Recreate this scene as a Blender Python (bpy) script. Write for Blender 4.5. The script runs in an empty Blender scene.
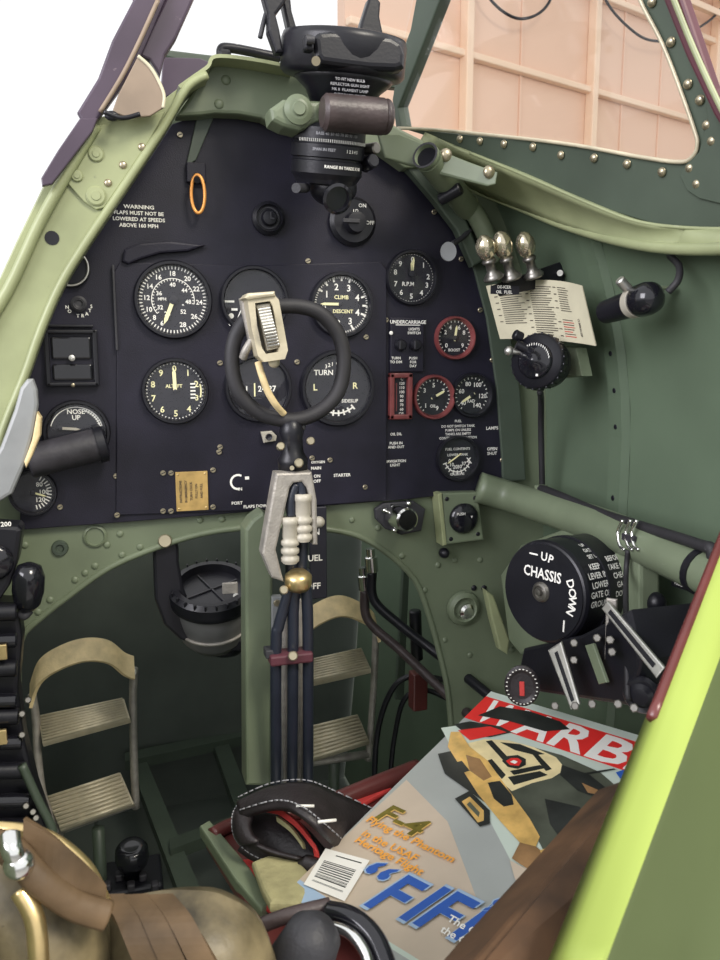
import bpy, bmesh, math, random
from math import sin, cos, tan, pi, radians, atan2, sqrt
from mathutils import Vector as V, Matrix as M4
random.seed(7)
SC = bpy.context.scene
COL = SC.collection

# ------------------------------------------------------------------ camera
FPX = 800.0; YAW = radians(17); PIT = radians(9)
C = V((0, -.8, 1.2))
FW = V((sin(YAW)*cos(PIT), cos(YAW)*cos(PIT), -sin(PIT)))
RT = V((cos(YAW), -sin(YAW), 0)); UP = RT.cross(FW)
cd = bpy.data.cameras.new('camera'); co = bpy.data.objects.new('camera', cd); COL.objects.link(co)
cd.sensor_fit = 'VERTICAL'; cd.sensor_height = 24; cd.lens = 24*FPX/960
cd.clip_start = .01; cd.clip_end = 100
cd.dof.use_dof = True; cd.dof.focus_distance = .85; cd.dof.aperture_fstop = 16
co.matrix_world = M4(((RT.x, UP.x, -FW.x, C.x), (RT.y, UP.y, -FW.y, C.y), (RT.z, UP.z, -FW.z, C.z), (0, 0, 0, 1)))
SC.camera = co
SC.view_settings.view_transform = 'Standard'; SC.view_settings.look = 'None'
SC.view_settings.gamma = 1; SC.view_settings.use_curve_mapping = False
SC.view_settings.exposure = 0.0

def ray(x, y): return RT*((x-360)/FPX) + UP*((480-y)/FPX) + FW
def PY(x, y, Y=0.0): r = ray(x, y); return C + r*((Y-C.y)/r.y)
def PX(x, y, X): r = ray(x, y); return C + r*((X-C.x)/r.x)
def PZ(x, y, Z): r = ray(x, y); return C + r*((Z-C.z)/r.z)
def PD(x, y, d): return C + ray(x, y)*d
def PP(x, y, o, n): r = ray(x, y); return C + r*((o-C).dot(n)/r.dot(n))
def SY(x, y, Y=0.0): return (PY(x, y-10, Y)-PY(x, y+10, Y)).length/20
def SD(d): return d/FPX

# ------------------------------------------------------------------ materials
MATS = {}
def mat(name, col, rough=.5, metal=0., var=.12, vscale=30, bump=0., bscale=200, spec=.5, coat=0., wear=None, wearamt=.0, sheen=0):
    if name in MATS: return MATS[name]
    m = bpy.data.materials.new(name); m.use_nodes = True
    nt = m.node_tree; b = nt.nodes['Principled BSDF']
    b.inputs['Roughness'].default_value = rough; b.inputs['Metallic'].default_value = metal
    b.inputs['Specular IOR Level'].default_value = spec
    if coat: b.inputs['Coat Weight'].default_value = coat
    if sheen: b.inputs['Sheen Weight'].default_value = sheen
    tc = nt.nodes.new('ShaderNodeTexCoord')
    nz = nt.nodes.new('ShaderNodeTexNoise'); nz.inputs['Scale'].default_value = vscale; nz.inputs['Detail'].default_value = 4
    nt.links.new(tc.outputs['Object'], nz.inputs['Vector'])
    rp = nt.nodes.new('ShaderNodeValToRGB')
    lo = [max(0, c*(1-var)) for c in col]; hi = [min(1, c*(1+var)) for c in col]
    rp.color_ramp.elements[0].position = .3; rp.color_ramp.elements[0].color = (*lo, 1)
    rp.color_ramp.elements[1].position = .7; rp.color_ramp.elements[1].color = (*hi, 1)
    nt.links.new(nz.outputs['Fac'], rp.inputs['Fac'])
    out = rp.outputs['Color']
    if wear:
        n2 = nt.nodes.new('ShaderNodeTexNoise'); n2.inputs['Scale'].default_value = 60; n2.inputs['Detail'].default_value = 8; n2.inputs['Roughness'].default_value = .7
        nt.links.new(tc.outputs['Object'], n2.inputs['Vector'])
        r2 = nt.nodes.new('ShaderNodeValToRGB'); r2.color_ramp.elements[0].position = .66; r2.color_ramp.elements[0].color = (0, 0, 0, 1)
        r2.color_ramp.elements[1].position = .72; r2.color_ramp.elements[1].color = (wearamt, wearamt, wearamt, 1)
        nt.links.new(n2.outputs['Fac'], r2.inputs['Fac'])
        mx = nt.nodes.new('ShaderNodeMix'); mx.data_type = 'RGBA'
        nt.links.new(r2.outputs['Color'], mx.inputs['Factor']); nt.links.new(out, mx.inputs['A']); mx.inputs['B'].default_value = (*wear, 1)
        out = mx.outputs['Result']
    nt.links.new(out, b.inputs['Base Color'])
    if bump:
        n3 = nt.nodes.new('ShaderNodeTexNoise'); n3.inputs['Scale'].default_value = bscale; n3.inputs['Detail'].default_value = 3
        nt.links.new(tc.outputs['Object'], n3.inputs['Vector'])
        bp = nt.nodes.new('ShaderNodeBump'); bp.inputs['Strength'].default_value = bump; bp.inputs['Distance'].default_value = .001
        nt.links.new(n3.outputs['Fac'], bp.inputs['Height']); nt.links.new(bp.outputs['Normal'], b.inputs['Normal'])
    MATS[name] = m; return m
def glassmat(name, tint=(1, 1, 1), ior=1.45):
    m = bpy.data.materials.new(name); m.use_nodes = True; nt = m.node_tree
    for n in list(nt.nodes): nt.nodes.remove(n)
    o = nt.nodes.new('ShaderNodeOutputMaterial'); t = nt.nodes.new('ShaderNodeBsdfTransparent'); g = nt.nodes.new('ShaderNodeBsdfGlossy')
    t.inputs['Color'].default_value = (*tint, 1); g.inputs['Roughness'].default_value = .03
    lw = nt.nodes.new('ShaderNodeLayerWeight'); lw.inputs['Blend'].default_value = .5
    pw = nt.nodes.new('ShaderNodeMath'); pw.operation = 'POWER'; pw.inputs[1].default_value = 5; nt.links.new(lw.outputs['Facing'], pw.inputs[0])
    f = nt.nodes.new('ShaderNodeMath'); f.operation = 'MULTIPLY_ADD'; f.inputs[1].default_value = .5; f.inputs[2].default_value = (ior-1)**2/(ior+1)**2; nt.links.new(pw.outputs[0], f.inputs[0])
    mx = nt.nodes.new('ShaderNodeMixShader')
    nt.links.new(f.outputs[0], mx.inputs[0]); nt.links.new(t.outputs[0], mx.inputs[1]); nt.links.new(g.outputs[0], mx.inputs[2]); nt.links.new(mx.outputs[0], o.inputs['Surface'])
    MATS[name] = m; return m

mat('green', (.155, .188, .120), .42, bump=.15, bscale=90, var=.14, vscale=14, wear=(.25, .28, .2), wearamt=.35)
mat('green_pale', (.30, .33, .18), .40, bump=.12, bscale=90, var=.15, vscale=16, wear=(.12, .14, .1), wearamt=.4)
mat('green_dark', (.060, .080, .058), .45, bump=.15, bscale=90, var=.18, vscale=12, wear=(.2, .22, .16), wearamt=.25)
mat('green_shell', (.105, .145, .095), .50, bump=.12, bscale=60, var=.12, vscale=8)
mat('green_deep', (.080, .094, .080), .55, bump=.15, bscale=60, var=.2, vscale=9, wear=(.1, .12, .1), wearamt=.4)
mat('green_lit', (.34, .43, .09), .45, var=.08, vscale=6, bump=.1, bscale=40)  # sill band green, raised so the colour carries the light on it
mat('panel', (.012, .011, .021), .45, var=.25, vscale=25, bump=.25, bscale=900, spec=.35)
mat('dial', (.010, .010, .018), .5, var=.1)
mat('black', (.010, .010, .014), .35, var=.2, bump=.1, bscale=400, spec=.4)
mat('black_gloss', (.010, .010, .014), .14, var=.1, spec=.6)
mat('black_worn', (.030, .028, .034), .5, var=.35, vscale=60, wear=(.32, .28, .24), wearamt=.6, bump=.3, bscale=300)
mat('rubber', (.020, .019, .022), .6, var=.2, bump=.2, bscale=500)
mat('grey_rubber', (.034, .034, .04), .55, var=.2, bump=.3, bscale=500)
mat('white', (.85, .84, .78), .6, var=.05)
mat('cream', (.88, .84, .48), .6, var=.05)
mat('alu', (.62, .61, .57), .38, metal=.9, var=.12, vscale=60, bump=.15, bscale=300)
mat('alu_cast', (.38, .355, .32), .5, metal=.45, var=.18, vscale=80, bump=.5, bscale=500)
mat('alu_paint', (.56, .50, .36), .42, metal=.25, var=.15, vscale=60, bump=.2, bscale=300)
mat('chrome', (.8, .8, .78), .15, metal=1, var=.04)
mat('brass', (.72, .55, .27), .32, metal=.9, var=.15, vscale=90)
mat('rivet', (.42, .37, .26), .32, metal=.8, var=.1)
mat('red_rim', (.19, .045, .045), .4, var=.25, vscale=60)
mat('bakelite', (.115, .028, .026), .3, var=.25, vscale=20, spec=.6)
mat('leather', (.022, .017, .019), .45, var=.3, vscale=60, bump=.5, bscale=350)
mat('leather_tan', (.125, .080, .042), .55, spec=.35, var=.6, vscale=22, bump=.4, bscale=150)
mat('leather_brown', (.055, .04, .04), .42, var=.3, vscale=50, bump=.4, bscale=300)
mat('khaki', (.15, .12, .065), .45, var=.7, vscale=45, bump=.6, bscale=120, wear=(.05, .035, .02), wearamt=.8)
mat('canvas', (.36, .33, .17), .8, var=.2, vscale=60, bump=.7, bscale=300)
mat('strap', (.72, .57, .31), .55, var=.18, vscale=60, bump=.4, bscale=300)
mat('red_cloth', (.55, .045, .04), .75, var=.2, vscale=60, bump=.4, bscale=400)
mat('maroon', (.10, .028, .040), .5, var=.2)
mat('wood', (.085, .042, .018), .7, var=.6, vscale=24, bump=.3, bscale=80)
mat('peach', (.74, .51, .38), .7, var=.03, vscale=.6)
mat('peach_trim', (.80, .60, .44), .6, var=.03, vscale=2)
mat('concrete', (.35, .34, .32), .8, var=.1, vscale=2)
mat('purple_rail', (.065, .045, .07), .4, var=.25, vscale=12, wear=(.35, .28, .3), wearamt=.4)
mat('tan_plate', (.27, .205, .15), .45, var=.2, vscale=20)
mat('paper', (.62, .58, .42), .8, var=.06)
mat('ink', (.06, .05, .04), .8, var=.1)
mat('grey_text', (.30, .30, .32), .6)
mat('dark_metal', (.22, .21, .19), .35, metal=.85, var=.2, vscale=80)
mat('ivory', (.44, .41, .34), .4, var=.08)
mat('hose', (.018, .022, .035), .35, var=.2, spec=.6)
mat('plate_brass', (.60, .40, .14), .45, metal=.35, var=.2, vscale=80)
mat('orange', (.75, .33, .08), .35, metal=.4, var=.1)
mat('green_shaded', (.095, .125, .045), .5, var=.1, vscale=6, bump=.1, bscale=40)  # sill flank green, darkened so the colour carries its shade
mat('bowl_grey', (.13, .13, .13), .4, var=.15)
mat('cloudy', (.25, .26, .265), .3, var=.15, vscale=25)
mat('bulb', (.60, .54, .40), .16, metal=.85, var=.15, vscale=90)
glassmat('glass'); glassmat('glass_dial', ior=1.32)
# magazine inks
mat('mag_bg', (.36, .38, .36), .28, var=.10, vscale=14, spec=.5)
mat('mag_sky', (.55, .63, .55), .28, var=.05, vscale=14)
mat('mag_tan', (.54, .45, .35), .28, var=.10, vscale=18)
mat('mag_red', (.72, .035, .03), .3, var=.04)
mat('mag_blue', (.035, .11, .42), .3, var=.08)
mat('mag_lightblue', (.35, .47, .62), .3, var=.04)
mat('mag_olive', (.17, .14, .025), .3, var=.3, vscale=90)
mat('mag_orange', (.85, .38, .06), .3, var=.06)
mat('mag_gold', (.66, .42, .13), .3, var=.3, vscale=60)
mat('mag_dark', (.025, .028, .025), .3, var=.3, vscale=60)
mat('mag_hill', (.085, .095, .07), .3, var=.35, vscale=30)
mat('mag_cream', (.78, .66, .36), .3, var=.15, vscale=60)
mat('mag_white', (.86, .84, .78), .3, var=.03)
mat('mag_brown', (.28, .16, .07), .3, var=.3, vscale=60)

# ------------------------------------------------------------------ mesh builder
_tc = {}
def textmesh(s, bold):
    k = (s, bold)
    if k not in _tc:
        cu = bpy.data.curves.new('t', 'FONT'); cu.body = s; cu.size = 1; cu.align_x = 'CENTER'; cu.resolution_u = 2
        cu.offset = .02 if bold else 0.0; cu.space_line = 1.05
        ob = bpy.data.objects.new('t', cu); COL.objects.link(ob)
        dg = bpy.context.evaluated_depsgraph_get(); me = bpy.data.meshes.new_from_object(ob.evaluated_get(dg))
        vs = [v.co.copy() for v in me.vertices]; fs = [tuple(p.vertices) for p in me.polygons]
        bpy.data.objects.remove(ob); bpy.data.curves.remove(cu); bpy.data.meshes.remove(me)
        if vs:
            ys = [v.y for v in vs]; cy = (min(ys)+max(ys))/2
            for v in vs: v.y -= cy
        _tc[k] = (vs, fs)
    return _tc[k]
def spline(pts, n=6, closed=False):
    P = [V(p) for p in pts]; out = []; m = len(P)
    if m == 2: return [P[0].lerp(P[1], i/n) for i in range(n+1)]
    rng = range(m) if closed else range(m-1)
    for i in rng:
        if closed: a, b, c, d = P[(i-1) % m], P[i], P[(i+1) % m], P[(i+2) % m]
        else: a, b, c, d = P[max(i-1, 0)], P[i], P[i+1], P[min(i+2, m-1)]
        for k in range(n):
            t = k/n
            out.append(.5*((2*b)+(c-a)*t+(2*a-5*b+4*c-d)*t*t+(3*b-a-3*c+d)*t**3))
    if not closed: out.append(P[-1])
    return out
def fr(o, z, x=(1, 0, 0)):
    z = V(z).normalized(); x = V(x); x = (x-z*x.dot(z))
    if x.length < 1e-4: x = V((0, 0, 1)); x = x-z*x.dot(z)
    x.normalize(); y = z.cross(x)
    return M4(((x.x, y.x, z.x, o[0]), (x.y, y.y, z.y, o[1]), (x.z, y.z, z.z, o[2]), (0, 0, 0, 1)))
class MB:
    def __init__(s): s.v = []; s.f = []; s.m = []; s.sm = []; s.names = []; s.M = M4()
    def mi(s, name):
        if name not in s.names: s.names.append(name)
        return s.names.index(name)
    def raw(s, vs, fs, m, smooth=False, M=None):
        o = len(s.v); T = s.M if M is None else s.M @ M
        s.v += [T @ V(v) for v in vs]; k = s.mi(m)
        for f in fs: s.f.append([i+o for i in f]); s.m.append(k); s.sm.append(smooth)
        return s
    def frombm(s, bm, m, smooth=False, M=None):
        bm.verts.ensure_lookup_table(); bm.normal_update()
        s.raw([v.co.copy() for v in bm.verts], [[v.index for v in f.verts] for f in bm.faces], m, smooth, M); bm.free(); return s
    def prism(s, pts, ext, m, bev=0., seg=2, smooth=False):
        """closed outline pts extruded by vector ext"""
        pts = [V(p) for p in pts]; ext = V(ext); bm = bmesh.new(); n = len(pts)
        a = [bm.verts.new(p) for p in pts]; b = [bm.verts.new(p+ext) for p in pts]
        bm.faces.new(a); bm.faces.new(b[::-1])
        for i in range(n): bm.faces.new((a[i], b[i], b[(i+1) % n], a[(i+1) % n]))
        bmesh.ops.recalc_face_normals(bm, faces=bm.faces)
        if bev:
            es = set(bm.faces[:][0].edges) | set(bm.faces[:][1].edges)
            bmesh.ops.bevel(bm, geom=list(es), offset=bev, segments=seg, affect='EDGES', profile=.5, clamp_overlap=True)
        bm.verts.index_update(); return s.frombm(bm, m, smooth)
    def box(s, c, size, m, bev=0., M=None, seg=2):
        bm = bmesh.new(); bmesh.ops.create_cube(bm, size=1)
        for v in bm.verts: v.co = V((v.co.x*size[0], v.co.y*size[1], v.co.z*size[2]))
        if bev: bmesh.ops.bevel(bm, geom=list(bm.edges), offset=min(bev, min(size)*.45), segments=seg, affect='EDGES', profile=.5)
        T = M4.Translation(V(c)) if M is None else M @ M4.Translation(V(c))
        bm.verts.index_update(); return s.frombm(bm, m, False, T)
    def lathe(s, o, axis, prof, m, seg=32, x=(1, 0, 0), sx=1., smooth=True, mats=None, sharp=True):
        """prof: (r,h) list; sharp duplicates rings so profile corners stay crisp"""
        T = fr(o, axis, x)
        for i in range(len(prof)-1):
            (r0, h0), (r1, h1) = prof[i], prof[i+1]; vs = []; fs = []
            mm = mats[i] if mats else m
            for r, h in ((r0, h0), (r1, h1)):
                for k in range(seg): a = 2*pi*k/seg; vs.append((r*cos(a)*sx, r*sin(a), h))
            if r0 < 1e-7 and r1 < 1e-7: continue
            if r0 < 1e-7: vs = vs[seg:]+[(0, 0, h0)]
            elif r1 < 1e-7: vs = vs[:seg]+[(0, 0, h1)]
            for k in range(seg):
                j = (k+1) % seg
                if r0 < 1e-7 or r1 < 1e-7: fs.append((k, j, seg))
                else: fs.append((k, j, seg+j, seg+k))
            s.raw(vs, fs, mm, smooth, T)
        return s
    def round_lathe(s, o, axis, prof, m, seg=28, x=(1, 0, 0), sx=1.):
        T = fr(o, axis, x); vs = []; fs = []
        for r, h in prof:
            for k in range(seg): a = 2*pi*k/seg; vs.append((max(r, 1e-5)*cos(a)*sx, max(r, 1e-5)*sin(a), h))
        for i in range(len(prof)-1):
            for k in range(seg):
                j = (k+1) % seg; fs.append((i*seg+k, i*seg+j, (i+1)*seg+j, (i+1)*seg+k))
        return s.raw(vs, fs, m, True, T)
    def cyl(s, a, b, r, m, r2=None, seg=20, bev=0.):
        a = V(a); b = V(b); L = (b-a).length; r2 = r if r2 is None else r2
        pr = [(0, 0), (r, 0), (r2, L), (0, L)] if not bev else [(0, 0), (r-bev, 0), (r, bev), (r2, L-bev), (r2-bev, L), (0, L)]
        return s.lathe(a, b-a, pr, m, seg)
    def ball(s, c, r, m, axis=(0, 0, 1), sc=(1, 1, 1), seg=20, rings=12, cut=None, x=(1, 0, 0)):
        T = fr(c, axis, x) @ M4.Diagonal((*sc, 1)); vs = []; fs = []
        lo = -pi/2 if cut is None else cut
        for i in range(rings+1):
            t = lo+(pi/2-lo)*i/rings
            for k in range(seg): a = 2*pi*k/seg; vs.append((r*max(cos(t), 1e-4)*cos(a), r*max(cos(t), 1e-4)*sin(a), r*sin(t)))
        for i in range(rings):
            for k in range(seg): j = (k+1) % seg; fs.append((i*seg+k, i*seg+j, (i+1)*seg+j, (i+1)*seg+k))
        return s.raw(vs, fs, m, True, T)
    def tube(s, pts, r, m, seg=10, n=6, closed=False, cap=True, flat=1., upv=None):
        P = spline(pts, n, closed) if n else [V(p) for p in pts]; N = len(P); vs = []; fs = []
        rr = r if callable(r) else (lambda t: r)
        prev = V(upv) if upv is not None else None
        for i, p in enumerate(P):
            if closed: t = P[(i+1) % N]-P[i-1]
            else: t = P[min(i+1, N-1)]-P[max(i-1, 0)]
            t = t.normalized() if t.length > 1e-9 else V((0, 0, 1))
            if prev is None: prev = t.orthogonal()
            q = prev-t*prev.dot(t); q = q.normalized() if q.length > 1e-6 else t.orthogonal().normalized()
            if upv is None: prev = q
            w = t.cross(q); R = rr(i/(N-1))
            for k in range(seg): a = 2*pi*k/seg; vs.append(p+q*(R*cos(a))+w*(R*flat*sin(a)))
        for i in range(N if closed else N-1):
            for k in range(seg):
                j = (k+1) % seg; i2 = (i+1) % N; fs.append((i*seg+k, i*seg+j, i2*seg+j, i2*seg+k))
        if cap and not closed: fs.append(tuple(range(seg))[::-1]); fs.append(tuple((N-1)*seg+k for k in range(seg)))
        return s.raw(vs, fs, m, True)
    def ribbon(s, pts, wv, th, m, n=6, closed=False, smooth=True):
        """strap along pts; wv = width vector or function(t)->vector; th thickness"""
        P = spline(pts, n, closed) if n else [V(p) for p in pts]; N = len(P); vs = []; fs = []
        for i, p in enumerate(P):
            t = (P[(i+1) % N]-P[i-1]) if closed else (P[min(i+1, N-1)]-P[max(i-1, 0)])
            w = V(wv(i/(N-1))) if callable(wv) else V(wv); nn = t.cross(w).normalized()*th/2
            for q in (-w/2-nn, w/2-nn, w/2+nn, -w/2+nn): vs.append(p+q)
        for i in range(N if closed else N-1):
            j = (i+1) % N
            for k in range(4): l = (k+1) % 4; fs.append((i*4+k, i*4+l, j*4+l, j*4+k))
        if not closed: fs += [(3, 2, 1, 0), tuple((N-1)*4+k for k in range(4))]
        return s.raw(vs, fs, m, False)
    def ring(s, c, ax, R, r, m, seg=40, rs=10, x=(1, 0, 0), sx=1.):
        T = fr(c, ax, x); pts = [T @ V((R*sx*cos(2*pi*k/seg), R*sin(2*pi*k/seg), 0)) for k in range(seg)]
        return s.tube(pts, r, m, rs, 0, True)
    def text(s, t, o, cap, m, x=(1, 0, 0), y=(0, 0, 1), bold=True, wx=1., mapf=None, off=.0004):
        vs, fs = textmesh(t, bold); k = cap/.7; x = V(x).normalized(); y = V(y).normalized(); n = x.cross(y)
        if mapf: s.raw([mapf(v.x*k*wx, v.y*k) for v in vs], fs, m)
        else: s.raw([V(o)+x*(v.x*k*wx)+y*(v.y*k)+n*off for v in vs], fs, m)
        return s
    def build(s, name, parent=None, origin=None, label=None):
        me = bpy.data.meshes.new(name)
        if origin is None:
            if parent is not None: origin = parent['_o']
            else:
                xs = [v.x for v in s.v]; ys = [v.y for v in s.v]; zs = [v.z for v in s.v]
                origin = ((min(xs)+max(xs))/2, (min(ys)+max(ys))/2, min(zs))
        O = V(origin)
        me.from_pydata([v-O for v in s.v], [], s.f)
        for n in s.names: me.materials.append(MATS[n])
        me.polygons.foreach_set('material_index', s.m); me.polygons.foreach_set('use_smooth', s.sm); me.update()
        bm = bmesh.new(); bm.from_mesh(me); bmesh.ops.recalc_face_normals(bm, faces=bm.faces); bm.to_mesh(me); bm.free()
        ob = bpy.data.objects.new(name, me); COL.objects.link(ob)
        ob['_o'] = tuple(O)
        if parent is not None: ob.parent = parent; ob.location = O-V(parent['_o'])
        else: ob.location = O
        if label: ob['label'] = label
        return ob
def tag(o, label, cat, group=None):
    o['label'] = label; o['category'] = cat
    if group: o['group'] = group
    return o
def struct(o, label=None):
    o['kind'] = 'structure'
    if label: o['label'] = label
    return o
def thing(name, label, cat, loc, group=None):
    o = bpy.data.objects.new(name, None); COL.objects.link(o); o.location = V(loc); o['_o'] = tuple(loc); o.empty_display_size = .02
    return tag(o, label, cat, group)
def rep(src, locs, parent, name=None):
    """copies of a small part at world points"""
    for l in locs:
        c = src.copy(); COL.objects.link(c); c.parent = parent; c['_o'] = tuple(l); c.location = V(l)-V(parent['_o'])
def bolts(parent, name, pts, r, h, axis, m='rivet', style='dome', slot=None):
    pts = [V(p) for p in pts]; b = MB(); o = pts[0]
    if style == 'dome': b.ball(o, r, m, axis, (1, 1, h/r), 12, 5, 0)
    else:
        b.lathe(o, axis, [(r, 0), (r, h*.7), (r*.85, h), (0, h)], m, 14)
        T = fr(o, axis, (1, .3, .4)); b.box((0, 0, h*1.0), (r*1.5, r*.3, h*.1), slot or 'dial', M=T)
    first = b.build(name, parent, o); rep(first, pts[1:], parent)
def sheet2(bb, A_, B2, th, m, n=6):
    a = spline(A_, n); b_ = spline(B2, n); N = len(a); vs = []; fs = []
    for i in range(N):
        k = 5; nn = (b_[i]-a[i]).cross(a[min(i+1, N-1)]-a[max(i-1, 0)]).normalized()
        if nn.z < 0: nn = -nn
        for o_ in (0, -th):
            for j in range(k+1): vs.append(a[i].lerp(b_[i], j/k)+nn*(o_+.004*sin(pi*j/k)))
    r = 12
    for i in range(N-1):
        for j in range(5):
            fs.append((i*r+j, (i+1)*r+j, (i+1)*r+j+1, i*r+j+1)); fs.append((i*r+6+j, i*r+7+j, (i+1)*r+7+j, (i+1)*r+6+j))
        fs.append((i*r, i*r+6, (i+1)*r+6, (i+1)*r)); fs.append((i*r+5, (i+1)*r+5, (i+1)*r+11, i*r+11))
    fs.append((0, 1, 2, 3, 4, 5, 11, 10, 9, 8, 7, 6)); e = (N-1)*r; fs.append(tuple(e+k for k in (6, 7, 8, 9, 10, 11, 5, 4, 3, 2, 1, 0)))
    bb.raw(vs, fs, m, True)
# ================================================================== SETTING
BK = V((0, 1, 0))
def pxl(lst, Y): return [PY(x, y, Y) for x, y in lst]
# bulkhead plate carrying the panel, with the arched cut-out over the footwell
arch = [(18, 700), (20, 642), (38, 620), (67, 597), (110, 567), (160, 546), (200, 534), (240, 528), (290, 526), (340, 531), (365, 539), (390, 555), (415, 580), (428, 612), (440, 655), (449, 700), (455, 790)]
hoop_out = [(-80, 640), (-60, 520), (-20, 420), (20, 330), (60, 250), (105, 180), (160, 115), (205, 85), (230, 72), (290, 72), (340, 100), (395, 128), (432, 150), (475, 185), (520, 208), (541, 235), (550, 310), (558, 400), (558, 520), (558, 660), (558, 800)]
b = MB(); Yb = .008
outl = [PY(-80, 790, Yb)] + pxl(hoop_out, Yb) + [PY(x, y, Yb) for x, y in reversed(spline([(x, y, 0) for x, y in arch], 3)) for x, y in [(x, y)]] if False else None
ap = [(p.x, p.y) for p in spline([(x, y, 0) for x, y in arch], 3)]
outl = [PY(-80, 790, Yb)] + pxl(hoop_out, Yb) + pxl([(455, 800)], Yb) + pxl(ap[::-1], Yb) + [PY(16, 800, Yb)]
b.prism(outl, BK*.010, 'green')
# lip round the cut-out
b.tube(pxl(ap, Yb+.001), .0035, 'green', 8, 0)
bulk = struct(b.build('wall_front'))
rv = [(25, 545), (107, 545), (120, 534), (140, 547), (122, 555), (50, 600), (75, 580), (85, 573), (95, 566), (200, 520), (222, 519), (38, 612), (352, 520), (378, 528), (402, 556), (425, 590), (445, 640), (470, 655), (515, 600), (512, 650), (480, 560), (438, 565), (455, 560)]
bolts(bulk, 'rivet', pxl(rv, Yb), .0035, .0018, -BK, 'green')
h = MB(); h.lathe(PY(95, 536, Yb), -BK, [(.011, .0), (.011, .002), (.009, .003), (.008, .001), (0, .001)], 'green', 24); h.build('plugged_hole', bulk)
h = MB(); h.lathe(PY(60, 548, Yb), -BK, [(.008, .0), (.007, .003), (.004, .003), (.003, .001), (0, .001)], 'green_dark', 18); h.build('grommet', bulk)

# right fuselage side, gently bowed
def xw(z): return .470-1.06*max(0, z-1.10)**2-.10*max(0, .95-z)**2
b = MB(); zs = [.30+.05*i for i in range(22)]; ys = [.72, .3, .018, -.06, -.12, -.2, -.3, -.42, -.62]
zt = 1.335
zs = [z for z in zs if z < zt]+[zt]
f_ = lambda y: 1+.055*min(1, max(0, (y+.09)/.10))
for o_, inv in ((0, 0), (.004, 1)):
    vs = [(xw(z*f_(y))+o_-(.03 if y > -.02 and z > 1.33 else 0), y, z*f_(y)) for y in ys for z in zs]; nz = len(zs)
    fs = [(i*nz+j, (i+1)*nz+j, (i+1)*nz+j+1, i*nz+j+1) for i in range(len(ys)-1) for j in range(nz-1)]
    b.raw(vs, fs, 'green_shell', True)
wr = struct(b.build('wall_right'))
# frame ribs on the wall (top-hat), follow the skin
for pxs in ((614, 345, .020),):
    p = PX(pxs[0], pxs[1], .448); b = MB(); wdt = pxs[2]
    zz = [.40+.04*i for i in range(40) if .40+.04*i < zt]+[zt]
    for dy0, dy1, d0, d1 in ((0, wdt, .008, .008),):
        vs = []; fs = []
        for z in zz:
            x = xw(z); vs += [(x-.0005, p.y+wdt+.003, z), (x-d0, p.y+wdt, z), (x-d1, p.y, z), (x-.0005, p.y-.003, z)]
        for i in range(len(zz)-1):
            for k in range(3): fs.append((i*4+k, i*4+k+1, i*4+k+5, i*4+k+4))
        b.raw(vs, fs, 'green_shell')
    rib = struct(b.build('trim_1' if wdt > .015 else 'trim_2'))
    if wdt > .015:
        hh = [V((xw(z)-.0082, p.y+.010, z)) for z in (1.20, 1.165, 1.13, 1.06)]
        bolts(rib, 'screw', hh, .0028, .0006, (-1, 0, 0), 'black')
# left side, floor, forward firewall
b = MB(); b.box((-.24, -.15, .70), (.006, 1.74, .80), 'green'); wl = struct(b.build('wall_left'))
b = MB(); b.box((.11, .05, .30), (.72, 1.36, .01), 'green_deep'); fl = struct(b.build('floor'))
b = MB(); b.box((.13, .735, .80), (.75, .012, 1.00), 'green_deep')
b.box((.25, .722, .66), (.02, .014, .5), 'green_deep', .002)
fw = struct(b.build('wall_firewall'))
b = MB(); b.box((.11, .90, .0), (.1, .1, .1), 'green') if False else None
# ground and hangar wall beyond the windscreen
b = MB(); b.box((0, 3, -1.22), (60, 60, .04), 'concrete'); struct(b.build('floor_hangar'))
wd = V((.948, .317, 0)).normalized(); wn = V((wd.y, -wd.x, 0)); r0 = ray(588, 90); O0 = C+r0*(7.0/r0.length)
def PW(x, y): return PP(x, y, O0, wn)
Tw = fr(O0, -wn if (-wn).dot(C-O0) > 0 else wn, wd)
side = (wn if wn.dot(C-O0) > 0 else -wn)
lft = PW(345, 60); rgt_s = 14.0; s0 = (lft-O0).dot(wd)
def wbox(bb, sa, sb, za, zb, d0, d1, m, bev=0):
    o = V((O0.x, O0.y, 0)); c = o+wd*((sa+sb)/2)+side*((d0+d1)/2); c.z = (za+zb)/2
    T = M4(((wd.x, side.x, 0, c.x), (wd.y, side.y, 0, c.y), (0, 0, 1, c.z), (0, 0, 0, 1)))
    bb.box((0, 0, 0), (sb-sa, abs(d1-d0), zb-za), m, bev, M=T)
b = MB(); wbox(b, s0, s0+rgt_s, -1.2, 9, -.08, 0, 'peach'); hw = struct(b.build('wall_hangar'))
def zat(x, y): return PW(x, y).z
def sat(x): return (PW(x, 90)-O0).dot(wd)
z1 = zat(588, 92)
k = MB()
purl = [z1, z1+ (zat(640, 12)-zat(640, 104)), z1-1.4, z1+2.4]
first = None
for i, z in enumerate(purl):
    q = MB(); wbox(q, s0, s0+rgt_s, z-.022, z+.022, 0, .06, 'peach_trim', .008); q.build('purlin', hw)
for xx in (462, 588, 709):
    s_ = sat(xx); q = MB(); wbox(q, s_-.030, s_+.030, -1.2, 9, 0, .08, 'peach_trim', .008); q.build('column', hw)
for xx in (520, 622, 660):
    s_ = sat(xx); q = MB(); wbox(q, s_-.012, s_+.012, -1.2, 9, 0, .012, 'peach', .003); q.build('panel_seam', hw)
q = MB()
for g in range(5): wbox(q, sat(660), s0+rgt_s, zat(690, 18)+g*.14, zat(690, 18)+g*.14+.05, .12, .17, 'peach_trim', .005)
q.build('louvre', hw)
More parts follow.
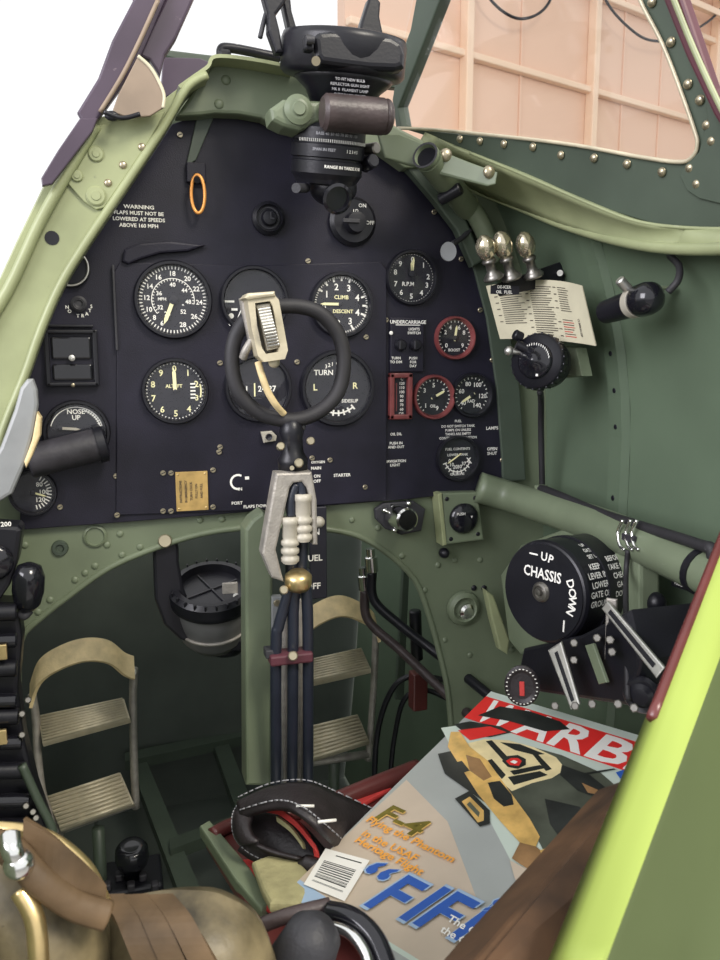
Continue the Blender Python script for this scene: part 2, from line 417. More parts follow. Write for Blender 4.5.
# drooping cables hung from the hangar wall
def cable(pts, lab, r=.010):
    q = MB(); q.tube([PW(x, y)+side*.15 for x, y in pts], r, 'black', 8, 8)
    tag(q.build('hanging_cable'), lab, 'cable')
cable([(462, -25), (475, 8), (503, 26), (530, 14), (545, -25)], 'thin black cable drooping in a loop above the middle of the right windscreen pane')
cable([(575, -30), (592, 12), (620, 40), (640, 47), (660, 44), (700, 20), (730, -30)], 'thin black cable drooping towards the right windscreen post')
cable([(330, -30), (345, 4), (365, 14), (385, 5), (400, -30)], 'thin black cable drooping behind the gun sight prongs') if False else None

# ================================================================== WINDSCREEN AND HOOP
# left arch frame: broad pale plate with inner flange
Ya = -.040
ao = [(-150, 560), (-90, 420), (-40, 340), (0, 277), (17, 240), (45, 182), (77, 125), (97, 118), (140, 104), (165, 98)]
ai = [(178, 88), (168, 122), (133, 173), (108, 208), (88, 240), (62, 283), (42, 330), (27, 373), (10, 415), (0, 447), (-30, 560)]
b = MB(); b.prism(pxl(ao, Ya)+pxl(ai, Ya), BK*.006, 'green_pale', .0012)
af = struct(b.build('trim_3'), 'pale green arched frame member at the left of the panel')
b = MB(); inn = spline([PY(x, y, Ya) for x, y in [(207, 76), (187, 88), (164, 126), (131, 176), (86, 243), (60, 286), (40, 332), (25, 375), (8, 417), (-2, 449), (-30, 560)]], 4)
b.ribbon([p+V((0, .016, 0)) for p in inn], (0, .036, 0), .004, 'green_pale', 0)
b.tube([p+V((0, -.002, 0)) for p in inn], .0038, 'green_pale', 8, 0); b.build('inner_flange', af)
b = MB(); oo = spline([PY(x, y, Ya-.004) for x, y in [(96, 125), (72, 165), (40, 222), (8, 290), (-30, 350)]], 4)
b.tube(oo, .005, 'green_pale', 8, 0); b.build('outer_bead', af)
# lapped gusset with round bosses
b = MB(); b.prism(pxl([(98, 126), (140, 118), (165, 112), (150, 140), (125, 178), (104, 208), (96, 210), (84, 202), (66, 182), (74, 165)], Ya-.0005), -BK*.0025, 'green_pale', .0008)
b.build('gusset', af)
for i, (x, y, r) in enumerate([(96, 154, 8), (96, 196, 10), (77, 176, 6)]):
    s = SY(x, y, Ya); q = MB(); q.lathe(PY(x, y, Ya-.003), -BK, [(r*s, 0), (r*s, .001), (r*s*.85, .002), (r*s*.5, .0022), (r*s*.45, .003), (0, .003)], 'green_pale', 20); q.build('boss', af)
bolts(af, 'screw', pxl([(142, 147), (123, 165), (108, 183)], Ya-.003), .0035, .002, -BK, 'rivet')
q = MB(); q.lathe(PY(52, 238, Ya), -BK, [(.006, 0), (.006, .0006), (0, .0006)], 'black', 16); q.build('hole', af)
# top cross member
Yt = -.02
b = MB(); b.prism(pxl([(176, 116), (190, 96), (200, 78), (206, 72), (213, 63), (250, 66), (300, 74), (345, 92), (400, 128), (440, 148), (438, 168), (405, 168), (380, 150), (340, 140), (300, 132), (278, 126), (262, 118), (240, 114), (215, 113), (200, 115)], Yt), BK*.020, 'green', .003)
tm = struct(b.build('trim_4'), 'green cross member over the panel behind the gun sight')
b = MB(); b.ribbon([PY(x, y, Yt-.008) for x, y in [(178, 92), (192, 82), (206, 72), (214, 62), (250, 65), (292, 73)]], (0, .03, 0), .003, 'green_pale'); b.build('top_flange', tm)
bolts(tm, 'screw', pxl([(226, 80), (219, 104)], Yt), .0045, .002, -BK, 'green')
# right hoop strip beside the panel
b = MB(); Yh = -.003
so = [(372, 128), (405, 150), (440, 172), (470, 215), (493, 262), (508, 320), (520, 390), (526, 480)]
si = [(503, 482), (502, 455), (497, 388), (487, 318), (474, 268), (455, 225), (430, 195), (395, 162), (372, 146)]
b.prism(pxl(so, Yh)+pxl(si, Yh), BK*.010, 'green_dark', .001); hs = struct(b.build('trim_5'))
b = MB(); b.prism(pxl([(392, 158), (405, 152), (412, 158), (440, 190), (462, 222), (478, 262), (468, 268), (452, 232), (430, 203)], Yh-.001), -BK*.012, 'green_dark', .002); b.build('stiffener', hs)

# windscreen side panel frame, on one oblique plane
A = PY(395, 125, .03); B_ = PX(720, 175, .415); T_ = PX(645, 0, .375)
wpn = (B_-A).cross(T_-A).normalized()
if wpn.dot(C-A) < 0: wpn = -wpn
def PS(x, y, off=0): return PP(x, y, A+wpn*off, wpn)
# coaming rail: from hoop back along the top of the right side
def rail(x, y, X): return PX(x, y, X)
UPP = [PS(x, y, .0015) for x, y in [(425, 132), (450, 143), (480, 155), (530, 175), (580, 197), (640, 220), (690, 226), (760, 228), (850, 226)]]
LOW = [PY(415, 166, -.012), PY(432, 172, -.012), PY(480, 191, -.010), PX(520, 207, .396), PX(562, 224, .399), PX(620, 241, .405), PX(680, 249, .410), PX(760, 247, .410), PX(850, 240, .410)]
rc = [PY(372, 128, -.015), PY(405, 150, -.015), PY(440, 163, -.012), PY(490, 188, -.01), PX(535, 213, .425), PX(585, 232, .430), PX(640, 243, .432), PX(720, 240, .432), PX(800, 232, .432)]
b = MB(); P = spline(rc, 6)
sheet2(b, UPP, LOW, .004, 'green_pale'); b.tube(LOW, .0045, 'green_pale', 10, 6)
cr = struct(b.build('trim_6'), 'pale green coaming rail running back along the top of the right side')
# bolted strap on the rail
b = MB(); pts = [(378, 134), (400, 134), (470, 162), (498, 172), (496, 184), (488, 186), (440, 174), (385, 158)]
YS = lambda x: -.050-(x-378)/120*.062
b.prism([PY(x, y, YS(x)) for x, y in pts], BK*.004, 'green', .0012); sp = b.build('strap_plate', cr)
bolts(cr, 'bolt', [PY(x, y, YS(x)-.0005) for x, y in [(446, 155), (489, 172)]], .0060, .004, -BK, 'rivet')
outer = [(392, 128), (398, 95), (412, 55), (440, -60), (800, -60), (800, 235), (720, 231), (660, 226), (600, 208), (540, 182), (500, 165), (450, 145)]
inner = [(478, -60), (440, 0), (397, 118), (400, 128), (450, 133), (560, 144), (640, 158), (680, 163), (692, 158), (697, 146), (694, 128), (665, 50), (640, 0), (622, -60)]
# ring as two prisms: bottom+right limb, left post
b = MB()
b.prism([PS(x, y) for x, y in [(400, 128), (450, 133), (560, 144), (640, 158), (680, 163), (692, 158), (697, 146), (694, 128), (665, 50), (640, 0), (622, -50), (652, -50), (673, 0), (695, 55), (722, 112), (800, 235), (720, 231), (660, 226), (600, 208), (540, 182), (500, 165), (450, 145), (420, 134)]], -wpn*.006, 'green_dark', .001)
ws = struct(b.build('window_1'), 'dark green riveted frame of the right windscreen pane')
b = MB(); b.prism([PS(x, y, .001) for x, y in [(396, 130), (392, 100), (398, 62), (410, 30), (425, -50), (462, -50), (440, 0), (424, 42), (410, 78), (398, 108), (402, 130)]], -wpn*.014, 'green_dark', .0015); b.build('windscreen_post', ws)
b = MB(); b.tube([PS(x, y, .002) for x, y in [(398, 128), (450, 131), (560, 143), (640, 157), (678, 162)]] + [PS(x, y, .002) for x, y in [(691, 158), (697, 146), (693, 126), (665, 50), (640, 0), (622, -50)]], .0016, 'alu_paint', 6); b.build('pane_bead', ws)
b = MB(); b.tube([PS(x, y, .004) for x, y in [(470, 153), (500, 165), (540, 182), (600, 208), (640, 222), (690, 228), (760, 229)]], .0014, 'green_pale', 6); b.build('lower_seam', ws)
b = MB(); b.prism([PS(x, y, .001) for x, y in [(681, 176), (686, 165), (700, 152), (709, 120), (705, 90), (760, 90), (760, 205), (720, 203), (700, 198), (688, 190)]], wpn*.0015, 'green_dark', .0005); b.build('corner_doubler', ws)
b = MB(); b.prism([PS(x, y, .001) for x, y in [(652, -50), (672, 0), (694, 55), (722, 114), (800, 240), (840, 200), (722, 88), (692, 0), (676, -50)]], wpn*.010, 'maroon', .002)
b.tube([PS(x, y, .012) for x, y in [(655, -50), (674, 0), (695, 52), (722, 110), (745, 150)]], .0022, 'green_pale', 6); b.build('canopy_edge', ws)
rvt = [(504, 144), (533, 147), (561, 155), (594, 158), (627, 164), (662, 172), (690, 168), (697, 184), (712, 141), (707, 125), (671, 42), (688, 84), (652, 2), (480, 141), (460, 139), (700, 100)]
bolts(ws, 'rivet', [PS(x, y, .001) for x, y in rvt], .0036, .0028, wpn)
b = MB(); b.prism([PS(x, y, -.003) for x, y in [(400, 128), (450, 133), (560, 144), (640, 158), (680, 163), (692, 158), (697, 146), (694, 128), (665, 50), (640, 0), (622, -50), (462, -50), (440, 0), (397, 118)]], -wpn*.002, 'glass'); b.build('pane', ws)

# front windscreen frame and pane, ahead of the sight
Yf = .060
b = MB(); b.prism(pxl([(165, 57), (164, 49), (290, 64), (400, 74), (400, 88), (290, 78), (200, 66)], Yf), BK*.012, 'green_dark', .002)
b.prism(pxl([(163, 57), (160, 100), (205, 78), (215, 64), (200, 58)], Yf-.012), BK*.006, 'purple_rail', .001)
b.prism(pxl([(160, 60), (150, 45), (182, -50), (215, -50), (192, 0), (166, 52)], Yf), BK*.016, 'purple_rail', .002)
wf = struct(b.build('window_2'), 'front windscreen frame behind the gun sight')
b = MB(); b.prism(pxl([(168, 52), (215, -50), (425, -50), (395, 80), (290, 66)], Yf+.004), BK*.004, 'glass'); b.build('pane', wf)
b = MB(); b.tube(pxl([(168, 88), (215, 80), (250, 76), (290, 80)], Yf-.006), .006, 'green_dark', 8); b.build('demister_pipe', wf)
# left quarter: purple outer rail, tan plate
b = MB()
Yq = -.055
b.prism(pxl([(130, -50), (150, -50), (178, -50), (165, 0), (148, 40), (138, 62), (118, 92), (96, 122), (82, 121), (77, 112), (98, 78), (112, 40), (133, 0)], Yq), BK*.010, 'purple_rail', .002)
b.prism(pxl([(165, 0), (178, -50), (215, -50), (193, 0), (176, 38), (165, 55), (160, 76), (150, 60), (138, 55)], Yq+.006), BK*.012, 'purple_rail', .002)
b.prism(pxl([(80, 118), (98, 118), (92, 132), (66, 166), (52, 184), (42, 186), (41, 178), (58, 150)], Yq-.001), BK*.006, 'purple_rail', .001)
b.tube([PY(x, y, Yq-.003) for x, y in [(158, 0), (140, 40), (122, 76), (100, 112)]], .002, 'tan_plate', 6)
lr = struct(b.build('trim_7'), 'purple-brown canopy rail sloping up at the far left')
b = MB(); arcp = [(138, 56), (150, 68), (158, 80), (164, 95), (163, 108), (150, 116), (130, 118), (112, 112), (118, 95)]
b.prism(pxl(arcp, Yq-.004), BK*.003, 'tan_plate', .0008)
b.tube(pxl([(138, 56), (150, 67), (158, 80), (164, 95), (163, 108)], Yq-.004), .0015, 'paper', 6); b.build('tan_gusset', lr)
b = MB(); b.ball(PY(112, 116, Yq-.006), .006, 'black', (0, -1, 0), (1, .7, .5)); b.tube(pxl([(104, 112), (122, 118), (140, 114)], Yq-.008), .002, 'black', 8); b.build('latch_pin', lr)
# ================================================================== INSTRUMENT PANEL
Y0 = 0.0
pan = [(20, 530), (20, 480), (14, 440), (12, 412), (30, 370), (45, 330), (65, 284), (90, 242), (120, 196), (150, 158), (172, 124), (205, 113), (240, 112), (280, 120), (330, 138), (372, 142), (395, 160), (430, 193), (455, 223), (475, 268), (488, 318), (498, 388), (503, 455), (504, 489), (400, 500), (260, 511), (140, 521)]
b = MB(); b.prism(pxl(pan, Y0), BK*.005, 'panel', .0008)
# raised blind flying board
b.prism(pxl([(116, 515), (117, 345), (114, 272), (120, 262), (250, 266), (380, 262), (386, 270), (386, 500), (250, 510)], Y0), -BK*.0025, 'panel', .0008)
# curved cowl slot over the airspeed dial
b.prism(pxl([(122, 262), (124, 250), (140, 244), (170, 242), (205, 246), (188, 252), (160, 254), (140, 260), (128, 265)], Y0-.0), -BK*.007, 'panel', .002)
# light plate under the right gauges
for t, o, hh, wx in (('FUEL', (458, 421), 2.6, 1),):
    b.text(t, PY(*o, Y0-.0003), hh*.001, 'white')
def ptext(bb, t, x, y, h, yy=-.0003, m='white', wx=1., bold=True):
    s = SY(x, y, yy); bb.text(t, PY(x, y, yy), h*s, m, wx=wx, bold=bold)
for i, t in enumerate(['WARNING', 'FLAPS MUST NOT BE', 'LOWERED AT SPEEDS', 'ABOVE 160 MPH']):
    ptext(b, t, 139, 207+i*6.2, 3.7, wx=1.02 if i else 1.2)
for t, x, y, h in (('OIL DIL', 396, 434, 2.6), ('PUSH IN\nAND OUT', 396, 445, 2.6), ('NAVIGATION\nLIGHT', 395, 463, 2.6), ('LAMPS', 492, 428, 3.2), ('OPEN\nSHUT', 492, 451, 3), ('PORT', 237, 503, 3), ('FLAPS DOWN', 257, 506, 3), ('STARTER', 342, 475, 3), ('MAIN', 316, 468, 3), ('ON', 317, 476, 3), ('OFF', 317, 481, 3), ('OXYGEN', 318, 462, 2.4)):
    ptext(b, t, x, y, h, -.0028 if x < 386 else -.0003)
for i, t in enumerate(['DO NOT SWITCH TANK', 'PUMPS ON UNLESS', 'TANKS ARE EMPTY', 'CONTENTS PRESS BUTTON']): ptext(b, t, 458, 426+i*3.9, 2.4, wx=.95)
# curved arrow mark
c0 = PY(238, 482, -.0028); s = SY(238, 482)
arcp = [c0+V((cos(a)*7*s, 0, sin(a)*7*s)) for a in [radians(t) for t in range(60, 290, 20)]]
b.ribbon(arcp, (0, .0004, 0), 2*s, 'white', 0); ptext(b, 'IN', 240, 489, 3, -.0028)
b.box(PY(247, 478, -.0029), (4*s, .0004, 3*s), 'white')
panel = tag(b.build('instrument_panel'), 'large black instrument panel with arched top spanning the cockpit', 'panel')
b = MB(); b.box(PY(115, 308, -.0035), (.0022, .004, .078), 'grey_rubber', .0006); b.build('edge_strip', panel)
scr = [(180, 135), (116, 476), (117, 515), (163, 473), (171, 473), (163, 511), (171, 511), (213, 507), (213, 470), (434, 212), (461, 259), (480, 310), (492, 360), (500, 410), (502, 460), (308, 261), (220, 363), (297, 362), (386, 320), (366, 337), (60, 507), (365, 487), (330, 460), (312, 458), (70, 232), (220, 447), (219, 452)]
bolts(panel, 'screw', [PY(x, y, -.0028 if 116 < x < 386 and y > 262 else -.0002) for x, y in scr], .0027, .0014, -BK, 'rivet', 'slot')
b = MB(); b.box(PY(177, 141, -.003), (.001, .001, .001), 'panel'); 

def dialmarks(bb, c, R, n, r0, r1, w, m='white', a0=0, a1=360, skip=None, yo=0.):
    """tick marks; angle clockwise from top"""
    for i in range(n+1 if (a1-a0) < 360 else n):
        a = radians(a0+(a1-a0)*i/n)
        if skip and skip(i): continue
        d = V((sin(a), 0, cos(a))); t = V((cos(a), 0, -sin(a)))
        p0 = c+d*(R*r0); p1 = c+d*(R*r1); h = t*(w/2); o = V((0, -.0004-yo, 0))
        bb.raw([p0-h+o, p1-h+o, p1+h+o, p0+h+o], [(0, 1, 2, 3)], m)
def dialnum(bb, c, R, items, r, cap, m='white', yo=0., bold=True):
    for t, a in items:
        a = radians(a); bb.text(str(t), c+V((sin(a)*R*r, -yo, cos(a)*R*r)), cap, m, bold=bold)
def arc(bb, c, R, r, w, a0, a1, m='white', n=40):
    vs = []
    for i in range(n+1):
        a = radians(a0+(a1-a0)*i/n)
        for q in (R*r-w/2, R*r+w/2): vs.append(c+V((sin(a)*q, -.0005, cos(a)*q)))
    bb.raw(vs, [(2*i, 2*i+1, 2*i+3, 2*i+2) for i in range(n)], m)
def needle(root, c, a, L, w, tail=.2, m='cream', yo=.0016, hub=.12, R=.03, taper=.5, name='needle'):
    a = radians(a); d = V((sin(a), 0, cos(a))); t = V((cos(a), 0, -sin(a))); q = MB(); o = c+V((0, -yo, 0))
    q.prism([o-d*L*tail-t*w*.35, o-d*L*tail+t*w*.35, o+t*w*.5, o+d*L*.8+t*w*.5, o+d*L, o+d*L*.8-t*w*.5, o-t*w*.5], V((0, -.0005, 0)), m)
    if hub: q.lathe(o+V((0, .0008, 0)), -BK, [(R*hub, 0), (R*hub, .0018), (0, .0024)], 'dial', 16)
    q.build(name, root)
FACE = {}
def gauge(name, label, x, y, rpx, rim='black', yb=-.0025, rin=.88, deep=.007, flange=True, group=None, sq=False, glass=True):
    s = SY(x, y, yb); R = rpx*s; c = PY(x, y, yb)
    root = thing(name, label, 'gauge', c, group)
    q = MB()
    q.lathe(c, -BK, [(R*1.04, 0), (R*1.04, deep*.5), (R*1.0, deep), (R*.93, deep), (R*rin, .0016), (R*rin, .001)], rim, 48)
    q.build('bezel', root)
    cf = c+V((0, -.0012, 0)); d = MB(); d.lathe(c, -BK, [(0, .0002), (R*.92, .0002), (R*.92, .0012), (0, .0012)], 'dial', 40)
    return root, d, cf, R
def finish(root, d, cf, R, glass=True):
    FACE[root.name] = d.build('dial_face', root)
    if glass:
        g = MB(); g.lathe(cf, -BK, [(0, .0036), (R*.90, .0034), (R*.90, .0042), (0, .0044)], 'glass_dial', 32, smooth=True); g.build('glass', root)
# --- airspeed
r_, d, c, R = gauge('airspeed_indicator', 'large round airspeed dial with two rings of numbers, upper left of the panel', 173, 300, 38)
dialmarks(d, c, R, 60, .80, .89, R*.028, 'white'); arc(d, c, R, .56, R*.02, -130, 100); dialmarks(d, c, R, 26, .50, .56, R*.02, 'white', -130, 100)
dialnum(d, c, R, [('6', -153), ('8', -133), ('10', -112), ('12', -86), ('14', -60), ('16', -32), ('18', 0), ('20', 35), ('22', 64), ('24', 94), ('26', 128), ('28', 160)], .69, R*.125)
dialnum(d, c, R, [('28', -156), ('32', -120), ('36', -65), ('40', 0), ('44', 50), ('48', 96), ('52', 140)], .40, R*.11)
ptext(d, 'MPH', 162, 299, 3, c.y-.0002); ptext(d, '-', 183, 305, 5, c.y-.0002)
finish(r_, d, c, R); needle(r_, c, 202, R*.70, R*.10, .08, R=R)
# --- altimeter
r_, d, c, R = gauge('altimeter', 'round altimeter dial numbered nought to nine, lower left of the panel', 175, 391, 32)
dialmarks(d, c, R, 50, .84, .94, R*.03)
dialnum(d, c, R, [(i, 36*i) for i in range(10) if i not in (3,)], .70, R*.19, 'cream')
dialnum(d, c, R, [('3', 108)], .70, R*.17, 'cream')
ptext(d, 'ALT  FT', 174, 386, 3.4, c.y-.0002, 'cream')
for i in range(5): d.box(c+V((R*(.55+.0*i), -.0005, R*(.22-.11*i))), (R*.16, .0003, R*.05), 'white')
arc(d, c, R, .80, R*.05, 75, 105, 'cream', 6)
finish(r_, d, c, R); needle(r_, c, -2, R*.72, R*.11, .05, R=R, hub=.06)
# --- artificial horizon
r_, d, c, R = gauge('artificial_horizon', 'dark artificial horizon dial behind the trigger housing', 254, 301, 34)
d.box(c+V((-R*.75, -.0005, -R*.03)), (R*.30, .0004, R*.06), 'white'); d.box(c+V((-R*.6, -.0005, -R*.26)), (R*.18, .0004, R*.07), 'white')
d.lathe(c+V((-R*.70, 0, -R*.45)), -BK, [(R*.08, 0), (R*.08, .0006), (0, .0006)], 'white', 14); d.lathe(c+V((-R*.72, 0, -R*.68)), -BK, [(R*.07, 0), (R*.07, .0006), (0, .0006)], 'white', 14)
dialmarks(d, c, R, 6, .78, .90, R*.03, 'grey_rubber', -60, 60); d.box(c+V((R*.45, -.0005, -R*.03)), (R*.5, .0004, R*.03), 'grey_rubber')
d.tube([c+V((-R*.62, -.001, -R*.9)), c+V((-R*.5, -.001, -R*.5)), c+V((-R*.36, -.001, -R*.2))], .0006, 'white', 6)
finish(r_, d, c, R)
# --- climb
r_, d, c, R = gauge('climb_indicator', 'round dial reading CLIMB and DESCENT, right of the trigger housing', 341, 305, 32)
dialmarks(d, c, R, 56, .82, .91, R*.025, 'white', -90, 190); dialmarks(d, c, R, 4, .74, .93, R*.06, 'white', -57, 20); dialmarks(d, c, R, 2, .70, .92, R*.06, 'white', 70, 112); dialmarks(d, c, R, 1, .70, .92, R*.06, 'white', 153, 190)
dialnum(d, c, R, [('0', -97), ('1', -56), ('2', -16), ('3', 25), ('4', 66), ('4', 113), ('3', 150), ('2', 190)], .58, R*.20, 'white')
d.text('CLIMB', c+V((0, 0, R*.24)), R*.12, 'cream'); d.text('DESCENT', c+V((R*.05, 0, -R*.20)), R*.11, 'cream')
finish(r_, d, c, R); needle(r_, c+V((-R*.05, 0, R*.02)), -90, R*.66, R*.08, .05, R=R, hub=.06)
# --- direction indicator
r_, d, c, R = gauge('direction_indicator', 'dark direction dial hidden behind the lower half of the spade grip', 258, 388, 33)
d.box(c+V((0, -.0006, -R*.05)), (R*1.1, .0012, R*.42), 'dial', .0003)
for i, (t, xx) in enumerate((('21', -.42), ('24', .1), ('27', .42))): d.text(t, c+V((R*xx, -.0014, -R*.02)), R*.17, 'white')
dialmarks(d, c+V((0, -.001, 0)), R, 8, .0, .01, .0001); d.box(c+V((-R*.12, -.002, -R*.05)), (R*.04, .0004, R*.4), 'cream')
finish(r_, d, c, R)
# --- turn and slip
r_, d, c, R = gauge('turn_indicator', 'round turn dial marked L and R, right of the spade grip', 337, 388, 37)
d.text('L', c+V((-R*.62, 0, R*.03)), R*.17, 'cream'); d.text('R', c+V((R*.50, 0, R*.06)), R*.17, 'cream')
dialnum(d, c, R, [('3', -28), ('2', -20), ('1', -12), ('0', 0), ('1', 12), ('2', 20)], .66, R*.10)
d.text('TURN', c+V((-R*.38, 0, R*.42)), R*.14, 'white'); d.text('SIDESLIP', c+V((R*.35, 0, -R*.35)), R*.09, 'white')
arc(d, c, R, .68, R*.045, 140, 215); dialmarks(d, c, R, 6, .60, .76, R*.05, 'white', 140, 215)
finish(r_, d, c, R); needle(r_, c, 4, R*.5, R*.05, .0, 'grey_rubber', R=R); 
# --- rev counter
r_, d, c, R = gauge('rev_counter', 'round rev counter reading RPM at the top right of the panel', 411, 278, 27, yb=-.0003)
dialmarks(d, c, R, 50, .86, .97, R*.035); dialnum(d, c, R, [('0', 3), ('1', 45), ('2', 85), ('3', 112), ('4', 143), ('5', 180), ('6', 217), ('7', 250), ('8', 287), ('9', 318)], .68, R*.19)
ptext(d, 'R.P.M', 408, 284, 4, c.y-.0002)
finish(r_, d, c, R); needle(r_, c+V((0, 0, R*.15)), 6, R*.62, R*.09, .1, R=R); needle(r_, c+V((0, 0, R*.15)), -4, R*.45, R*.07, .1, R=R, hub=0)
# --- small red-rimmed and black gauges
def small(name, lab, x, y, r, rim, nums, na, nl=.6, extra=None):
    r_, d, c, R = gauge(name, lab, x, y, r, rim, yb=-.0003, rin=.84)
    dialmarks(d, c, R, 20, .74, .83, R*.04, 'white', -140, 140); dialnum(d, c, R, nums, .55, R*.20)
    if extra: ptext(d, extra[0], x, y+extra[1], extra[2], c.y-.0002)
    finish(r_, d, c, R); needle(r_, c, na, R*nl, R*.11, .25, R=R); return r_
small('boost_gauge', 'small round gauge with dull red rim, the upper of the two red ones', 454, 338, 21, 'red_rim', [('2', -60), ('4', -25), ('6', 25), ('8', 62), ('0', -130), ('9', 130)], 8, .6, ('BOOST', 12, 2.8))
small('oil_gauge', 'small round gauge with dull red rim between the red scale and a black gauge', 433, 397, 21.5, 'red_rim', [('3', -55), ('5', 0), ('7', 60), ('1', -135), ('9', 160)], 62, .62, ('OIL', 9, 3))
small('coolant_gauge', 'small round all-black temperature gauge at the right edge of the panel', 471, 395, 21.5, 'black', [('60', -70), ('80', -20), ('100', 30), ('40', -130), ('120', 95), ('140', 150)], 238, .62, ('RAD', 6, 3))
# fuel gauge
r_, d, c, R = gauge('fuel_gauge', 'round fuel contents gauge with sloping scale under the small text block', 457, 458, 22, yb=-.0003)
arc(d, c, R, .62, R*.05, 110, 250); dialmarks(d, c, R, 8, .55, .74, R*.05, 'white', 110, 250)
dialnum(d, c, R, [('0', 255), ('10', 225), ('20', 195), ('30', 165), ('37', 130)], .40, R*.16)
for i, t in enumerate(['FUEL CONTENTS', 'LOWER TANK']): d.text(t, c+V((0, 0, R*(.42-i*.26))), R*.11, 'white')
d.text('GALLONS', c+V((0, 0, -R*.72)), R*.11, 'white'); d.text('x', c+V((R*.55, 0, -R*.1)), R*.3, 'white')
finish(r_, d, c, R); needle(r_, c+V((-R*.1, 0, R*.05)), 236, R*.5, R*.06, .6, R=R, hub=0)
# red framed vertical scale
c = PY(399, 396, -.0003); s = SY(399, 396); root = thing('temperature_scale', 'upright red framed scale with a column of numbers', 'gauge', c)
q = MB(); w, h_ = 12*s, 23*s
for dx, dz, ww, hh in ((-w+2.5*s, 0, 5*s, 2*h_), (w-2.5*s, 0, 5*s, 2*h_), (0, h_-2.5*s, 2*w, 5*s), (0, -h_+2.5*s, 2*w, 5*s)): q.box(c+V((dx, -.004, dz)), (ww, .008, hh), 'red_rim', .0012)
q.build('frame', root); q = MB(); q.box(c+V((0, -.001, 0)), (2*w-6*s, .002, 2*h_-6*s), 'dial')
for i in range(9): q.text(['C', '120', '110', '100', '90', '80', '70', '60', 'OIL'][i], c+V((2*s, -.0021, (17-4.3*i)*s)), 2.7*s, 'white')
q.box(c+V((-3.5*s, -.0023, -1*s)), (1.2*s, .0004, 28*s), 'red_rim'); q.build('dial_face', root)
# switch board above it
c = PY(406, 345, -.0003); s = SY(406, 345); root = thing('switch_box', 'small black switch box with two round knobs under the rev counter', 'switch', c)
q = MB(); q.box(c+V((0, -.002, 0)), (36*s, .004, 54*s), 'panel', .001)
for t, x, y, h in (('UNDERCARRIAGE', 408, 322, 3.4), ('LIGHTS\nSWITCH', 414, 331, 2.6), ('TURN\nTO DIM', 396, 360, 2.6), ('PUSH\nFOR\nDAY', 413, 362, 2.6)): ptext(q, t, x, y, h, -.0044)
q.box(PY(408, 325, -.0045), (26*s, .0003, .8*s), 'white'); q.build('plate', root)
for x in (400, 415):
    q = MB(); q.lathe(PY(x, 345, -.0045), -BK, [(6*s, 0), (6*s, .003), (4.5*s, .006), (0, .0065)], 'black', 20); q.box(PY(x, 345, -.012), (1.2*s, .002, 8*s), 'grey_rubber', .0003); q.build('knob', root)
q = MB(); q.lathe(PY(391, 333, -.0045), -BK, [(.002, 0), (.002, .001), (0, .002)], 'white', 10); q.build('lamp', root)
# --- upper knobs
def knob(name, lab, x, y, r, prof, m='black', cat='knob', yb=-.0003, extra=None):
    s = SY(x, y, yb)*r; q = MB(); q.lathe(PY(x, y, yb), -BK, [(a*s, h*s) for a, h in prof], m, 28)
    if extra: extra(q, PY(x, y, yb), s)
    return tag(q.build(name), lab, cat)
knob('warning_lamp', 'round dark lamp with ribbed rim high on the panel under the crossbar', 268, 219, 17, [(1, 0), (1, .3), (.8, .5), (.75, .3), (.5, .35), (.4, .6), (0, .7)], cat='lamp', extra=lambda q, c, s: [q.ring(c+V((0, -.3*s, 0)), BK, s*.62, s*.07, 'grey_rubber', 28, 6), q.text('L', c+V((.1*s, -.72*s, .1*s)), s*.4, 'grey_rubber')])
def ex(q, c, s):
    q.lathe(c+V((s*.0, -.3*s, -.1*s)), -BK, [(.45*s, 0), (.4*s, .5*s), (0, .55*s)], 'black', 20)
    for t, dx, dz in (('ON', .35, .62), ('OFF', .68, -.05), ('1/2', .05, .38)): q.text(t, c+V((dx*s, -.32*s, dz*s)), s*.15, 'white')
    q.box(c+V((-.3*s, -.9*s, -.1*s)), (.7*s, .15*s, .15*s), 'grey_rubber', .0004)
knob('selector_switch', 'dark rotary selector with white scribbled marks below the gun sight', 352, 222, 25, [(1, 0), (1, .15), (.85, .3), (0, .3)], cat='switch', extra=ex)
# small instruments at far left
knob('clock_ring', 'silver-rimmed round window half hidden by the pale frame', 70, 268, 20, [(1, 0), (1, .3), (.9, .38), (.82, .3), (.8, .1), (0, .1)], cat='gauge', extra=lambda q, c, s: [q.ring(c+V((0, -.34*s, 0)), BK, s*.9, s*.06, 'alu', 36, 8), q.text('12', c+V((.1*s, -.11*s, .4*s)), s*.25, 'white')])
def ex2(q, c, s):
    for i, t in enumerate('START ON'): 
        a = radians(100+i*22); q.text(t, c+V((sin(a)*1.5*s, 0, cos(a)*1.5*s)), s*.42, 'white')
    q.ring(c+V((0, -.6*s, 0)), BK, s*.55, s*.08, 'grey_rubber', 24, 6)
knob('starter_switch', 'small round grey knob ringed by white letters at the upper left', 79, 304, 8, [(1, 0), (1, .5), (.7, .7), (.3, .5), (0, .5)], 'grey_rubber', extra=ex2)
